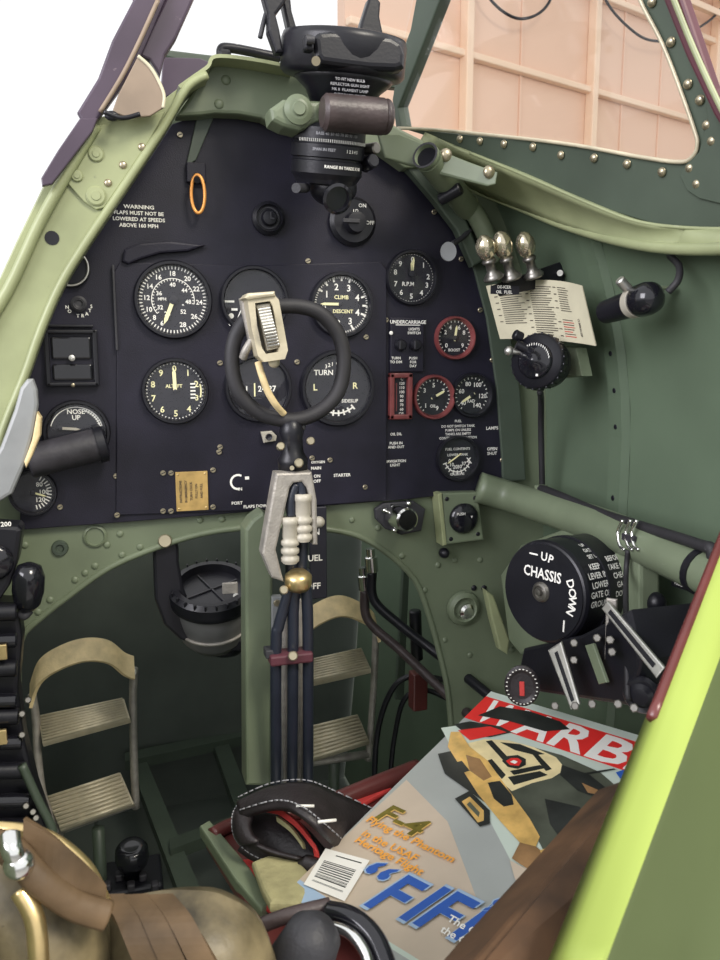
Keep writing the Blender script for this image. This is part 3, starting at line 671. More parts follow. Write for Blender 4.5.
# box with lid
c = PY(72, 358, -.0003); s = SY(72, 358); root = thing('ignition_switch_box', 'square black recessed switch box with one bright stud, left of the altimeter', 'switch', c)
q = MB(); q.box(c+V((0, -.0015, 0)), (50*s, .003, 56*s), 'panel', .001)
for dx, dz, ww, hh in ((-23, 0, 5, 56), (23, 0, 5, 56), (0, 26, 50, 4), (0, -26, 50, 4)): q.box(c+V((dx*s, -.005, dz*s)), (ww*s, .006, hh*s), 'black', .0012)
q.build('frame', root)
q = MB(); q.box(c+V((0, -.004, 10*s)), (38*s, .004, 22*s), 'black_gloss', .002); q.box(c+V((0, -.004, -14*s)), (38*s, .004, 16*s), 'black_gloss', .002); q.build('cover', root)
q = MB(); q.lathe(PY(72, 358, -.008), -BK, [(3.2*s, 0), (3*s, .004), (1.2*s, .0045), (1.2*s, .007), (0, .007)], 'alu', 16); q.build('stud', root)
q = MB(); q.box(PY(70, 326, -.004), (44*s, .008, 2.5*s), 'black', .0008); q.build('lid_edge', root)
q = MB(); q.lathe(PY(73, 385, -.008), -BK, [(2.2*s, 0), (0, .002)], 'rivet', 10); q.build('screw', root)
# flap / nose up dial with black cylinder
r_, d, c, R = gauge('trim_indicator', 'round NOSE UP trim dial above a black cylinder at the left', 77, 432, 31, yb=-.0003)
d.text('NOSE', c+V((0, 0, R*.66)), R*.15, 'white'); d.text('UP', c+V((0, 0, R*.47)), R*.15, 'white')
arc(d, c, R, .80, R*.03, -75, 75); arc(d, c, R, .74, R*.03, 20, 75); dialmarks(d, c, R, 8, .70, .82, R*.04, 'white', 25, 75)
finish(r_, d, c, R); needle(r_, PY(60, 428, c.y), 95, R*.62, R*.08, .0, R=R, hub=.08, m='ivory')
q = MB(); q.cyl(PY(28, 462, -.022), PY(100, 444, -.016), .0155, 'black_worn', bev=.002, seg=28); q.lathe(PY(100, 444, -.016), PY(100, 444, -.016)-PY(28, 462, -.022), [(.0175, -.003), (.0175, .004), (.012, .006), (0, .006)], 'black', 28)
tag(q.build('black_cylinder'), 'worn black cylinder lying across the NOSE UP dial', 'cylinder')
r_, d, c, R = gauge('brake_pressure_gauge', 'round black gauge at the bottom left corner of the panel', 33, 492, 22, yb=-.0003)
dialmarks(d, c, R, 12, .6, .8, R*.05, 'white', 30, 170); dialnum(d, c, R, [('80', 40), ('100', 90), ('120', 140)], .45, R*.2); finish(r_, d, c, R); needle(r_, c, 110, R*.6, R*.08, R=R)
# brass plate
c = PY(192, 491, -.0028); s = SY(192, 491); root = thing('brass_plate', 'small orange brass data plate at the bottom of the panel', 'plate', c)
q = MB(); q.box(c+V((0, -.0006, 0)), (31*s, .0012, 39*s), 'plate_brass', .0004)
for i in range(5): q.text(['INSTRUCTIONS', 'IN EMERGENCY', 'TURN COCK', 'FULLY ON', 'AND PULL'][i], c+V(((-11+5*i)*s, -.0013, 0)), 2.2*s, 'ink', x=(0, 0, 1), y=(-1, 0, 0))
q.build('plate', root); bolts(root, 'screw', [c+V((a*13*s, -.0012, b_*17*s)) for a in (-1, 1) for b_ in (-1, 1)], .0012, .0006, -BK, 'brass')
# strap + toggle at upper left
q = MB(); q.prism(pxl([(198, 112), (216, 112), (196, 160), (186, 166)], -.004), BK*.002, 'green_dark', .0006); tag(q.build('hanging_strap'), 'short dark green strip hanging from the crossbar at the upper left', 'strip')
q = MB(); q.box(PY(196, 173, -.003), (.018, .0055, .018), 'panel', .001)
c = PY(198, 194, -.012); q.tube([c+V((cos(a)*.006, -.002*cos(a), sin(a)*.017)) for a in [2*pi*i/16 for i in range(16)]], .0016, 'orange', 8, 3, True); q.cyl(PY(196, 176, -.004), PY(197, 180, -.014), .003, 'black')
tag(q.build('toggle_ring'), 'small orange metal pull ring hanging under the green strip', 'ring')
# red lower tabs
# column-side small clips
for x, y, l in ((269, 437, 'cream metal clip left of the stick head, under the spade grip'), ):
    q = MB(); q.prism(pxl([(261, 432), (272, 431), (277, 436), (276, 441), (264, 443)], -.008), BK*.005, 'ivory', .0008); q.lathe(PY(269, 437, -.009), -BK, [(.0035, 0), (.003, .002), (.001, .001), (0, .001)], 'dial', 12); tag(q.build('clip'), l, 'clip')
q = MB(); q.box(PY(318, 553, -.012), (.0185, .003, .098), 'dial', .001)
for t, y in (('ON', 532), ('FUEL', 558), ('OFF', 586)): ptext(q, t, 313, y, 6, -.0137)
q.box(PY(318, 530, -.0025), (.014, .017, .05), 'dial')
fcp = tag(q.build('fuel_cock_plate'), 'tall black FUEL ON OFF plate behind the control column', 'sign')
q = MB(); q.ball(PY(319, 522, -.018), .006, 'ivory', (0, -1, 0)); q.cyl(PY(319, 522, -.018), PY(319, 522, -.0137), .003, 'alu'); q.build('handle', fcp)
# ================================================================== GUN SIGHT
Yg = -.085
def G(x, y, o=0): return PY(x, y, Yg+o)
sg = SY(340, 90, Yg); root = thing('gun_sight', 'black reflector gun sight with pronged top and lettered barrel at the top centre', 'gun sight', G(340, 190))
ax = V((.02, -.22, 1)).normalized()
q = MB(); q.round_lathe(G(342, 78), ax, [(0, -2*sg), (54*sg, -2*sg), (62*sg, 0), (66*sg, 4*sg), (66*sg, 32*sg), (64*sg, 38*sg), (55*sg, 40*sg), (50*sg, 36*sg), (0, 34*sg)], 'black', 48); q.build('drum', root)
q = MB(); pad = [G(x, y, -.055) for x, y in [(314, 36), (320, 31), (330, 30), (362, 31), (392, 36), (402, 42), (406, 54), (405, 67), (396, 70), (370, 69), (345, 66), (322, 63), (316, 56)]]
q.prism(pad, BK*.022, 'black', .005, 3); q.build('crash_pad', root)
q = MB(); q.box(G(308, 44, -.052), (.008, .010, .012), 'black', .002); q.cyl(G(306, 40, -.060), G(314, 40, -.060), .003, 'grey_rubber'); q.cyl(G(316, 61, -.058), G(316, 61, -.064), .0035, 'rivet'); q.build('latch', root)
q = MB(); q.round_lathe(G(342, 104), ax, [(0, 0), (34*sg, 0), (40*sg, 12*sg), (50*sg, 20*sg), (54*sg, 26*sg), (0, 26*sg)], 'black', 40)
for i, t in enumerate(['TO FIT NEW BULB', 'REFLECTOR GUN SIGHT', 'MK II  FILAMENT LAMP', 'SLIDE BACK COVER']):
    ptext(q, t, 350, 80+i*5.2, 2.8, Yg-.050+i*.003, 'grey_text')
q.build('neck', root)
# barrel with engraved rows
q = MB(); bc = G(326, 180); sb = sg
q.lathe(bc, ax, [(0, -4*sb), (32*sb, -4*sb), (34*sb, 0), (38*sb, 6*sb), (38*sb, 18*sb), (36*sb, 19*sb), (36*sb, 21*sb), (39*sb, 22*sb), (39*sb, 34*sb), (37*sb, 35*sb), (37*sb, 37*sb), (39*sb, 38*sb), (39*sb, 50*sb), (34*sb, 54*sb), (0, 54*sb)], 'black', 48)
Tb = fr(bc, ax, (1, 0, 0)); Rb = 39.4*sb
def wrap(h, a0): return lambda u, v: Tb @ V((Rb*sin(u/Rb+a0), -Rb*cos(u/Rb+a0), h*sb+v))
q.text('BASE 40 50 60 70 80 90 100', bc, 2.8*sb, 'grey_text', mapf=wrap(44, 0)); q.text('SPAN IN FEET', bc, 2.8*sb, 'grey_text', mapf=wrap(29, -.35)); q.text('1 2 3 4 5', bc, 3.0*sb, 'white', mapf=wrap(29, .45)); q.text('RANGE IN YARDS X100', bc, 3.0*sb, 'white', mapf=wrap(13, .25))
for i in range(40):
    a = -1.1+2.2*i/39; p = Tb @ V((Rb*sin(a), -Rb*cos(a), 36*sb)); p2 = Tb @ V((Rb*sin(a), -Rb*cos(a), 39*sb)); q.cyl(p, p2, .0003, 'white', seg=4)
q.build('barrel', root)
q = MB(); q.ball(G(333, 188), 26*sg, 'black', -ax, (1, 1, .75), 28, 10, -.3); q.lathe(G(336, 198, -.02), V((.1, -1, -.4)), [(15*sg, 0), (16*sg, .004), (13*sg, .005), (13*sg, .001), (0, .001)], 'black_gloss', 28); q.build('lamp_housing', root)
q = MB(); q.cyl(G(364, 166, -.005), G(374, 160, -.020), .006, 'black', bev=.001); q.build('adjuster', root)
q = MB(); q.cyl(G(364, 150, -.005), G(377, 148, -.020), .005, 'dark_metal', bev=.001); q.build('adjuster', root)
q = MB(); q.cyl(G(306, 188, -.006), G(296, 188, -.03), .004, 'grey_rubber'); q.build('stud', root)
def prong(pts, w, name='prong', t=.012, off=-.01):
    q = MB(); L = [G(x, y, off) for x, y in pts]; q.prism(L, BK*t, 'black', .002); q.build(name, root)
prong([(262, -8), (268, 14), (268, 30), (276, 52), (284, 52), (280, 30), (276, 14), (286, 0), (292, -30), (278, -30)], 0)
prong([(278, -30), (282, 0), (290, 36), (300, 38), (292, 10), (288, -30)], 0, off=.005)
prong([(374, -2), (369, -2), (362, 20), (359, 32), (366, 35), (384, 36), (380, 16), (381, 2), (378, -2)], 0)
q = MB(); q.tube([G(274, -5), G(266, 14), G(260, 38)], .002, 'grey_rubber', 8); q.build('spring', root)
# padded roll and casting beneath the drum
q = MB(); q.cyl(G(322, 112, -.045), G(386, 117, -.045), .0145, 'leather_brown', bev=.003, seg=28); q.ball(G(386, 117, -.045), .0142, 'leather_brown', V((1, 0, 0)), (1, 1, .45)); q.build('grip_roll', root)
q = MB(); q.prism([G(x, y, -.032) for x, y in [(270, 108), (284, 98), (322, 100), (322, 122), (300, 130), (284, 126), (272, 120)]], BK*.03, 'green', .005, 3)
q.lathe(G(298, 110, -.032), -BK, [(.012, 0), (.012, .002), (.010, .003), (.008, .004), (.006, .0045), (.005, .006), (0, .006)], 'green', 24); q.build('mounting_bracket', root)
# black grab handle left of the sight
q = MB(); hy = -.02
q.tube([PY(x, y, hy) for x, y in [(222, 62), (221, 50), (230, 48), (262, 54), (280, 58)]], .0042, 'black', 10); q.box(PY(224, 57, hy), (.012, .012, .012), 'black', .003)
tag(q.build('grab_handle'), 'black bent handle standing on the left end of the crossbar', 'handle')

# ================================================================== RIGHT SIDE FITTINGS
# ventilator tube under the rail
q = MB(); a_, b__ = PY(425, 155, -.085), PY(468, 208, -.018)
q.lathe(a_, (b__-a_), [(0, .004), (.0095, .004), (.0105, 0), (.0125, 0), (.0125, .004)], 'green_pale', 28, mats=['black', 'green', 'grey_rubber', 'green'])
q.cyl(a_+(b__-a_)*.07, b__, .0125, 'green', seg=28); q.cyl(PY(440, 200, -.050), PY(461, 188, -.066), .006, 'black', bev=.001)
q.tube([PY(462, 200, -.02), PY(476, 215, -.02), PY(488, 240, -.018), PY(492, 262, -.014)], .010, 'green', 12); q.cyl(PY(466, 204, -.021), PY(470, 208, -.021), .0115, 'green_pale')
tag(q.build('ventilator_tube'), 'green tube with open black end angled under the coaming rail', 'tube')
q = MB(); q.lathe(PY(448, 252, -.03), V((-.2, -1, .1)), [(0, 0), (.0095, 0), (.0095, .003), (0, .003)], 'cloudy', 24, sx=.85); q.tube([PY(452, 244, -.03), PY(462, 238, -.02), PY(470, 230, -.012)], .0028, 'grey_rubber', 8)
tag(q.build('paddle_lever'), 'small grey spoon-shaped paddle at the right edge of the panel', 'lever')
# three bulb switches with label plate
Xs = None
yb = -.085
q = MB(); q.prism([PY(x, y, yb+.012) for x, y in [(494, 285), (560, 262), (566, 272), (563, 284), (500, 296)]], BK*.003, 'black', .0006)
q.box(PY(505, 290, yb), (.030, .0015, .008), 'dial'); q.cyl(PY(560, 273, yb+.012), PY(560, 273, yb+.006), .003, 'alu')
for i, t in enumerate(['DE-ICER', 'OIL  FUEL']): ptext(q, t, 504, 287+i*5, 3, yb-.0012)
tag(q.build('switch_plate'), 'narrow black lettered plate carrying three bulb-topped switches', 'plate')
for (x, y, xb, yb_), l in zip(((485, 246, 494, 279), (502, 243, 512, 279), (525, 243, 534, 277)), ('first', 'middle', 'last')):
    c = PY(xb, yb_, yb); t = PY(x, y, yb-.006); d_ = (t-c).normalized(); L = (t-c).length
    where = {'first': 'nearest the instrument panel', 'middle': 'between its two twins', 'last': 'farthest from the instrument panel'}[l]
    root = thing('bulb_switch', 'bulb-topped metal switch '+where, 'switch', c, 'bulb-topped switches')
    q = MB(); q.round_lathe(c, d_, [(0, 0), (.0095, 0), (.010, .002), (.0075, .005), (.0048, .008), (.0045, L*.45), (.0065, L*.5), (.007, L*.56), (.005, L*.62), (0, L*.62)], 'dark_metal', 20); q.build('stem', root)
    q = MB(); q.round_lathe(c, d_, [(.004, L*.60), (.0078, L*.72), (.0094, L*.9), (.0088, L*1.08), (.0055, L*1.24), (.002, L*1.31), (0, L*1.32)], 'bulb', 24); q.build('bulb_cap', root)
# instruction card on the wall
X1 = .40
def W(x, y, X=X1): return PX(x, y, X)
cps = [W(488, 286, .412), W(540, 281, .412), W(583, 286, .408), W(590, 305, .408), W(595, 346, .410), W(560, 343, .414), W(500, 338, .416)]
U_, V_ = W(583, 286, .408)-W(488, 286, .412), W(500, 338, .416)-W(488, 286, .412)
q = MB(); TL_, TR_, BL_, BR_ = PY(486, 286, -.028), W(582, 286, .404), PY(500, 339, -.028), W(596, 346, .404)
TM_, BM_ = W(538, 280, .405), W(548, 340, .408)
def cardp(u, v):
    a = (1-u)*(1-u*2) if False else None
    top = TL_*(1-u)*(1-2*u)+TM_*4*u*(1-u)+TR_*u*(2*u-1); bot = BL_*(1-u)*(1-2*u)+BM_*4*u*(1-u)+BR_*u*(2*u-1)
    return top.lerp(bot, v)
n_ = 16; vs = []
cn = (TR_-TL_).cross(BL_-TL_).normalized()
if cn.dot(C-TL_) < 0: cn = -cn
for o_ in (0, -.0008):
    for j in range(n_+1):
        for i in range(n_+1): vs.append(cardp(i/n_, j/n_)+cn*o_)
N1 = (n_+1)
fs = [(j*N1+i, j*N1+i+1, (j+1)*N1+i+1, (j+1)*N1+i) for j in range(n_) for i in range(n_)]
fs += [tuple(k+N1*N1 for k in f[::-1]) for f in fs]
q.raw(vs, fs, 'paper', True)
random.seed(3)
for cu, cw in ((.10, .24), (.40, .24), (.70, .12)):
    for j in range(22):
        v = .10+j*.038
        if cu < .3 and v > .72: continue
        if cu > .6 and .5 < v < .62: continue
        w_ = cw*random.uniform(.7, 1)
        m_ = 'red_cloth' if (cu > .6 and v > .62 and j % 2) else 'ink'
        q.raw([cardp(cu, v)+cn*.0006, cardp(cu+w_*.5, v)+cn*.0006, cardp(cu+w_, v)+cn*.0006, cardp(cu+w_, v+.012)+cn*.0006, cardp(cu+w_*.5, v+.012)+cn*.0006, cardp(cu, v+.012)+cn*.0006], [(0, 1, 4, 5), (1, 2, 3, 4)], m_)
        if j % 3 == 0: q.raw([cardp(cu-.05, v)+cn*.0006, cardp(cu-.02, v)+cn*.0006, cardp(cu-.02, v+.015)+cn*.0006, cardp(cu-.05, v+.015)+cn*.0006], [(0, 1, 2, 3)], 'ink')
for t, v in (('CLIMB', .66), ('CRUISE', .80)):
    q.text(t, cardp(.88, v)+cn*.0006, .0022, 'ink', x=(BR_-TR_), y=(TR_-TL_))
tag(q.build('instruction_card'), 'curled cream printed card under the bulb-topped switches on the right side', 'card')
# card backing bracket
q = MB(); q.prism([W(x, y, .425) for x, y in [(552, 345), (576, 348), (582, 376), (560, 378)]], V((.012, 0, 0)), 'green', .001); tag(q.build('backing_bracket'), 'small green bracket plate behind the round rheostat', 'bracket')
# rheostat
rc_ = PX(540, 362, .385); ra = V((-.80, -.60, .12)).normalized(); s = (rc_-C).dot(FW)/FPX
root = thing('rheostat', 'round black ribbed rheostat below the instruction card on the right side', 'rheostat', rc_)
q = MB(); q.round_lathe(rc_-ra*.022, ra, [(0, 0), (22*s, 0), (25*s, .004), (26*s, .014), (25*s, .016), (27*s, .017), (28*s, .028), (26*s, .032), (0, .033)], 'black', 36)
Tr = fr(rc_, ra, (0, -1, 0))
for i in range(24):
    a = 2*pi*i/24; q.box((27.5*s*cos(a), 27.5*s*sin(a), .002), (.0022, .0022, .010), 'black', .0006, M=Tr)
q.build('body', root)
q = MB(); q.round_lathe(rc_+ra*.0105, ra, [(18*s, 0), (18*s, .002), (15*s, .004), (8*s, .005), (7*s, .009), (0, .010)], 'black_gloss', 28)
for i in range(14): a = .3+2.2*i/14; q.box((16*s*cos(a), 16*s*sin(a), .0146), (.0006, .0022, .0006), 'white', M=Tr)
q.box((6*s, -14*s, .0145), (.0022, .0022, .001), 'white', M=Tr); q.build('dial', root)
q = MB(); p0 = PX(527, 345, .37); q.cyl(PX(532, 352, .376), PX(516, 344, .362), .0045, 'black', bev=.001); q.cyl(PX(524, 352, .372), PX(509, 351, .358), .0030, 'alu'); q.ball(PX(509, 351, .358), .0045, 'alu'); q.cyl(PX(522, 338, .37), PX(514, 334, .362), .005, 'black', bev=.001); q.build('terminal', root)
q = MB(); q.tube([PX(540, 392, .40), PX(541, 400, .415), PX(541, 430, .43), PX(542, 480, .44), PX(542, 500, .44)], .0032, 'rubber', 8); q.build('cable', root)
# cockpit lamp
a_, b__ = PX(606, 312, .405), PX(668, 292, .405); dv = (b__-a_).normalized(); s = (a_-C).dot(FW)/FPX
root = thing('cockpit_lamp', 'black tubular cockpit lamp with silver clamp band on the right side wall', 'lamp', a_)
q = MB(); q.lathe(a_, dv, [(0, .006), (9*s, .006), (10.5*s, 0), (11.5*s, 0), (12.5*s, .020), (13*s, .036), (13*s, .040), (0, .04)], 'black', 32, mats=['black_gloss', 'black', 'black', 'black', 'black', 'black', 'black']); q.build('barrel', root)
q = MB(); q.lathe(a_+dv*.036, dv, [(13*s, 0), (14.5*s, .001), (14.5*s, .008), (13*s, .009)], 'ivory', 32); e = a_+dv*.04; q.cyl(e+V((-.004, 0, .008)), e+V((-.016, 0, .018)), .004, 'alu', bev=.001); q.box(e+V((.02, 0, .012)), (.03, .010, .003), 'green', .001); q.build('clamp_band', root)
q = MB(); q.round_lathe(a_+dv*.044, dv, [(0, 0), (14*s, 0), (15.5*s, .004), (15.5*s, .012), (14*s, .018), (8*s, .0225), (0, .024)], 'black_gloss', 28); q.build('end_cap', root)
q = MB(); q.tube([b__, PX(678, 280, .41), PX(679, 266, .42), PX(670, 256, .43)], .0028, 'rubber', 8); q.build('cable', root)
# big green tube along the side with dark pipe above
q = MB(); T0, T1 = PX(484, 490, .44), None
pa = [PY(478, 487, -.01), PX(520, 500, .415), PX(600, 526, .415), PX(705, 572, .415), PX(760, 600, .415)]
q.tube(pa, .017, 'green', 16); q.lathe(PX(700, 570, .415), PX(760, 600, .415)-PX(700, 570, .415), [(.017, 0), (.0185, 0), (.0185, .006), (.017, .006)], 'black', 24)
tt = tag(q.build('side_tube'), 'thick green tube running along the right side wall below the lamp', 'tube')
q = MB(); q.tube([PX(538, 492, .435), PX(545, 490, .42), PX(600, 513, .412), PX(640, 526, .410), PX(700, 545, .410), PX(712, 552, .41), PX(712, 590, .415)], .0045, 'rubber', 10); q.cyl(PX(541, 485, .425), PX(541, 497, .425), .007, 'green', bev=.001)
tag(q.build('dark_pipe'), 'thin dark pipe lying along the top of the thick green side tube', 'pipe')
# wall data label
q = MB(); q.prism([PX(x, y, .43) for x, y in [(672, 570), (697, 577), (696, 594), (671, 586)]], V((.004, 0, 0)), 'black', .0005)
for i in range(3): q.text('MAX BOOST 12', PX(684, 577+i*4.6, .4295), .0022, 'white', x=(0, -1, 0), y=(0, 0, 1))
tag(q.build('data_plate'), 'small black data plate on the wall near the green sill', 'plate')
# dark fitting, head-and-shoulders shape
q = MB(); fc = PX(655, 608, .42); q.round_lathe(PX(655, 655, .42), (0, 0, 1), [(0, 0), (.020, 0), (.021, .016), (.018, .024), (.008, .028), (.007, .031)], 'black', 24); q.ball(PX(656, 603, .42), .0085, 'black', (0, 0, 1), (1, 1, 1.1))
tag(q.build('knobbed_fitting'), 'black knobbed fitting against the wall behind the lever links', 'fitting')

# ------------------------------------------------------------ undercarriage selector
dc = PX(543, 592, .340); n1 = V((-.93, -.36, .05)).normalized(); s = (dc-C).dot(FW)/FPX; Rd = 52*s
root = thing('undercarriage_selector', 'big black drum marked CHASSIS UP and DOWN on the right side', 'selector', dc)
q = MB(); q.lathe(dc, n1, [(0, -.075), (Rd*.9, -.075), (Rd, -.070), (Rd, -.004), (Rd*.97, -.001), (Rd*.93, 0), (Rd*.93, .0012), (0, .0012)], 'black', 56)
xd = V((0, 0, 1)).cross(n1).normalized(); yd = n1.cross(xd)
q.text('CHASSIS', dc+xd*(-.02*Rd)+yd*(.36*Rd)+n1*.0014, Rd*.20, 'white', xd, yd, wx=.85)
def circ(u, v): return None
def ontext(t, ang, rr, cap):
    for i, ch in enumerate(t):
        a = radians(ang[0]+(ang[1]-ang[0])*i/max(1, len(t)-1)); d_ = xd*sin(a)+yd*cos(a); tx = xd*cos(a)-yd*sin(a)
        q.text(ch, dc+d_*rr+n1*.0014, cap, 'white', tx, d_)
ontext('UP', (0, 13), Rd*.70, Rd*.16)
ontext('DOWN', (64, 106), Rd*.72, Rd*.16)
q.box((0, 0, 0), (Rd*.20, Rd*.03, .0006), 'white', M=M4(((xd.x, yd.x, n1.x, 0), (xd.y, yd.y, n1.y, 0), (xd.z, yd.z, n1.z, 0), (0, 0, 0, 1))) and (M4.Translation(dc+xd*(-.26*Rd)+yd*(.70*Rd)+n1*.0014) @ M4(((xd.x, yd.x, n1.x, 0), (xd.y, yd.y, n1.y, 0), (xd.z, yd.z, n1.z, 0), (0, 0, 0, 1)))))
q.box((0, 0, 0), (Rd*.03, Rd*.22, .0006), 'white', M=M4.Translation(dc+xd*(.56*Rd)+yd*(-.52*Rd)+n1*.0014) @ M4(((xd.x, yd.x, n1.x, 0), (xd.y, yd.y, n1.y, 0), (xd.z, yd.z, n1.z, 0), (0, 0, 0, 1))))
# placard text wrapped on the drum's rim
Rw = Rd*1.006
def wrapd(off, ang):  # off: distance behind face; text runs along -n1, up = tangent
    def f(u, v):
        a = radians(ang)-v/Rw; d_ = xd*sin(a)+yd*cos(a); return dc+d_*Rw-n1*(off+u)
    return f
for i, t in enumerate(['KEEP', 'LEVER IN', 'LOWER', 'GATE ON', 'GROUND']): q.text(t, dc, Rd*.115, 'white', mapf=wrapd(.020, 52+i*10), wx=.9)
for i, t in enumerate(['BEFORE', 'TAKE OFF', 'CHECK', 'GATE', 'DOWN']): q.text(t, dc, Rd*.11, 'white', mapf=wrapd(.050, 46+i*10), wx=.9)
for i, t in enumerate(['UP', 'GATE', 'SET UP']): q.text(t, dc, Rd*.085, 'white', mapf=wrapd(.026, 22+i*9), wx=.9)
dr_ = q.build('drum', root)
q = MB(); q.lathe(dc-xd*(.02*Rd), n1, [(Rd*.20, .001), (Rd*.20, .002), (Rd*.17, .004), (Rd*.13, .0045), (Rd*.12, .003), (Rd*.07, .003), (Rd*.06, .006), (0, .0065)], 'dark_metal', 28); q.build('hub_bolt', dr_)
q = MB(); q.lathe(dc-n1*.036, n1, [(Rd, 0), (Rd*1.03, .0), (Rd*1.03, .006), (Rd, .006)], 'black', 48); q.build('rim_band', dr_)
q = MB(); q.prism([PX(x, y, .345) for x, y in [(523, 648), (580, 635), (628, 610), (640, 660), (628, 706), (524, 690), (516, 680)]], V((.10, 0, 0)), 'black', .003); q.build('base_box', root)
def link(p0, p1, w0, w1, t, m='alu', nm='lever_link', nrm=(-.8, -.6, .1)):
    p0 = V(p0); p1 = V(p1); d_ = (p1-p0).normalized(); n = V(nrm).normalized(); x = d_.cross(n).normalized(); q = MB()
    q.prism([p0-x*w0/2, p0+x*w0/2, p1+x*w1/2, p1-x*w1/2], n*t, m, .0012)
    q.box((0, 0, 0), (w1*.35, (p1-p0).length*.8, t*.3), 'black', .0003, M=M4.Translation((p0+p1)/2+n*t) @ M4(((x.x, d_.x, n.x, 0), (x.y, d_.y, n.y, 0), (x.z, d_.z, n.z, 0), (0, 0, 0, 1))))
    q.build(nm, root)
link(PX(556, 645, .325), PX(577, 706, .318), .014, .009, .004); link(PX(606, 604, .345), PX(662, 672, .345), .008, .010, .004); link(PX(613, 598, .35), PX(611, 660, .35), .008, .008, .004, 'alu_cast')
q = MB()
for x, y, X in ((574, 643, .335), (574, 660, .335), (597, 638, .34), (610, 640, .34), (612, 652, .34), (575, 706, .315), (592, 704, .32), (618, 704, .33), (634, 708, .335), (555, 706, .315)): q = MB(); q.cyl(PX(x, y, X), PX(x, y, X-.008), .0032, 'dark_metal', bev=.0008, seg=6); q.build('nut', root)
q = MB(); q.prism([PX(x, y, .338) for x, y in [(588, 645), (596, 643), (610, 682), (602, 684)]], V((-.003, 0, 0)), 'green', .0006); q.build('green_link', root)
q = MB(); q.lathe(PX(642, 695, .35), V((-.8, -.6, 0)), [(.013, -.004), (.014, 0), (.012, .003), (.009, .002), (.006, .005), (0, .006)], 'black', 24); q.build('roller', root)
q = MB(); q.lathe(PX(522, 686, .31), V((-.5, -.85, .1)), [(.016, -.006), (.017, 0), (.014, .002), (.011, .0005), (0, .0005)], 'leather', 28, sx=.85)
Tq = fr(PX(522, 686, .31), V((-.5, -.85, .1)))
for i in range(26): a = 2*pi*i/26; q.box((.0145*.85*cos(a), .0145*sin(a), .0022), (.0014, .0006, .0006), 'white', M=Tq @ M4.Rotation(0, 4, 'Z'))
q.box((0, -.002, .001), (.004, .012, .001), 'red_cloth', .0004, M=Tq)
tag(q.build('leather_tab'), 'small round stitched black leather tab with red centre, above the magazine top', 'tab')
# green rounded mounting plate behind the drum
q = MB(); q.prism([PX(x, y, .405) for x, y in [(500, 575), (520, 545), (560, 530), (600, 528), (640, 545), (640, 640), (520, 655), (508, 640)]], V((.02, 0, 0)), 'green', .003); struct(q.build('trim_8'))
q = MB(); q.prism(pxl([(486, 590), (494, 596), (510, 640), (508, 655), (500, 650), (492, 620)], -.02), BK*.012, 'green_pale', .002); struct(q.build('trim_9'))
# chain / clip hanging on the tube
root = thing('hanging_clips', 'chromed spring clips hanging from the dark pipe with a cord', 'clip', PX(628, 535, .40))
for dx in (-5, 3, 9):
    q = MB(); q.tube([PX(628+dx, 520, .40), PX(623+dx, 532, .398), PX(625+dx, 545, .397), PX(630+dx, 550, .397)], .0016, 'chrome', 8); q.build('clip', root)
q = MB(); q.box(PX(629, 538, .398), (.004, .016, .006), 'black_worn', .001); q.tube([PX(628, 550, .398), PX(626, 575, .395), PX(626, 620, .36), PX(628, 700, .34)], .0022, 'rubber', 8); q.build('cord', root)

# ------------------------------------------------------------ lower right of the bulkhead
def onb(x, y, o=0): return PY(x, y, -.0005-o)
root = thing('starter_magneto_knob', 'shiny cylindrical metal cap on a dark flange below the panel, left of the green box', 'knob', PY(398, 518, .006))
q = MB(); q.prism([PY(x, y, .006) for x, y in [(373, 508), (382, 502), (412, 500), (424, 508), (420, 530), (400, 534), (384, 528), (374, 518)]], -BK*.006, 'grey_rubber', .002); q.build('flange', root)
q = MB(); q.cyl(PY(395, 516, .0), PY(408, 520, -.032), .0125, 'chrome', bev=.002, seg=28); q.build('cap', root)
bolts(root, 'nut', [PY(x, y, .0) for x, y in [(384, 510), (392, 507), (394, 530), (408, 503)]], .0035, .005, -BK, 'chrome')
root = thing('push_button_box', 'green square box with a round black push button under the panel corner', 'box', PY(462, 518, 0))
q = MB(); q.prism([PY(x, y, -.012) for x, y in [(442, 493), (478, 492), (484, 540), (446, 545)]], BK*.018, 'green', .002); q.build('body', root)
q = MB(); q.prism([PY(x, y, -.0135) for x, y in [(438, 494), (442, 493), (447, 545), (443, 546)]], BK*.02, 'green_pale', .001); q.build('edge', root)
q = MB(); q.round_lathe(PY(463, 518, -.012), -BK, [(0, 0), (.0165, 0), (.017, .003), (.014, .006), (.006, .008), (0, .008)], 'black_gloss', 32); q.text('PUSH', PY(461, 514, -.0205), .003, 'white'); q.text('OFF', PY(470, 517, -.0195), .0025, 'white'); q.build('button', root)
bolts(root, 'screw', [PY(x, y, -.012) for x, y in [(447, 499), (475, 498), (451, 539), (478, 534)]], .0025, .0008, -BK, 'black')
q = MB(); q.ball(PY(444, 553, -.004), .006, 'black', (0, -1, 0), (1, 1, 1.2)); tag(q.build('black_stud'), 'small black stud just below the green push button box', 'stud')
q = MB(); s = SY(463, 610, .006); c = PY(463, 608, .006); q.lathe(c, -BK, [(17*s, 0), (16*s, .004), (12*s, .007), (11*s, .006), (9*s, .001), (0, .001)], 'green', 28)
q.lathe(c+V((.004, -.001, -.004)), -BK, [(8*s, 0), (8*s, .004), (5*s, .006), (0, .0065)], 'chrome', 20, mats=None); tag(q.build('filler_cap'), 'round green boss with shiny centre on the bulkhead below the push button box', 'cap')
bolts(bulk, 'bolt', [PY(x, y, .008) for x, y in [(474, 588), (484, 588)]], .0035, .002, -BK, 'black')

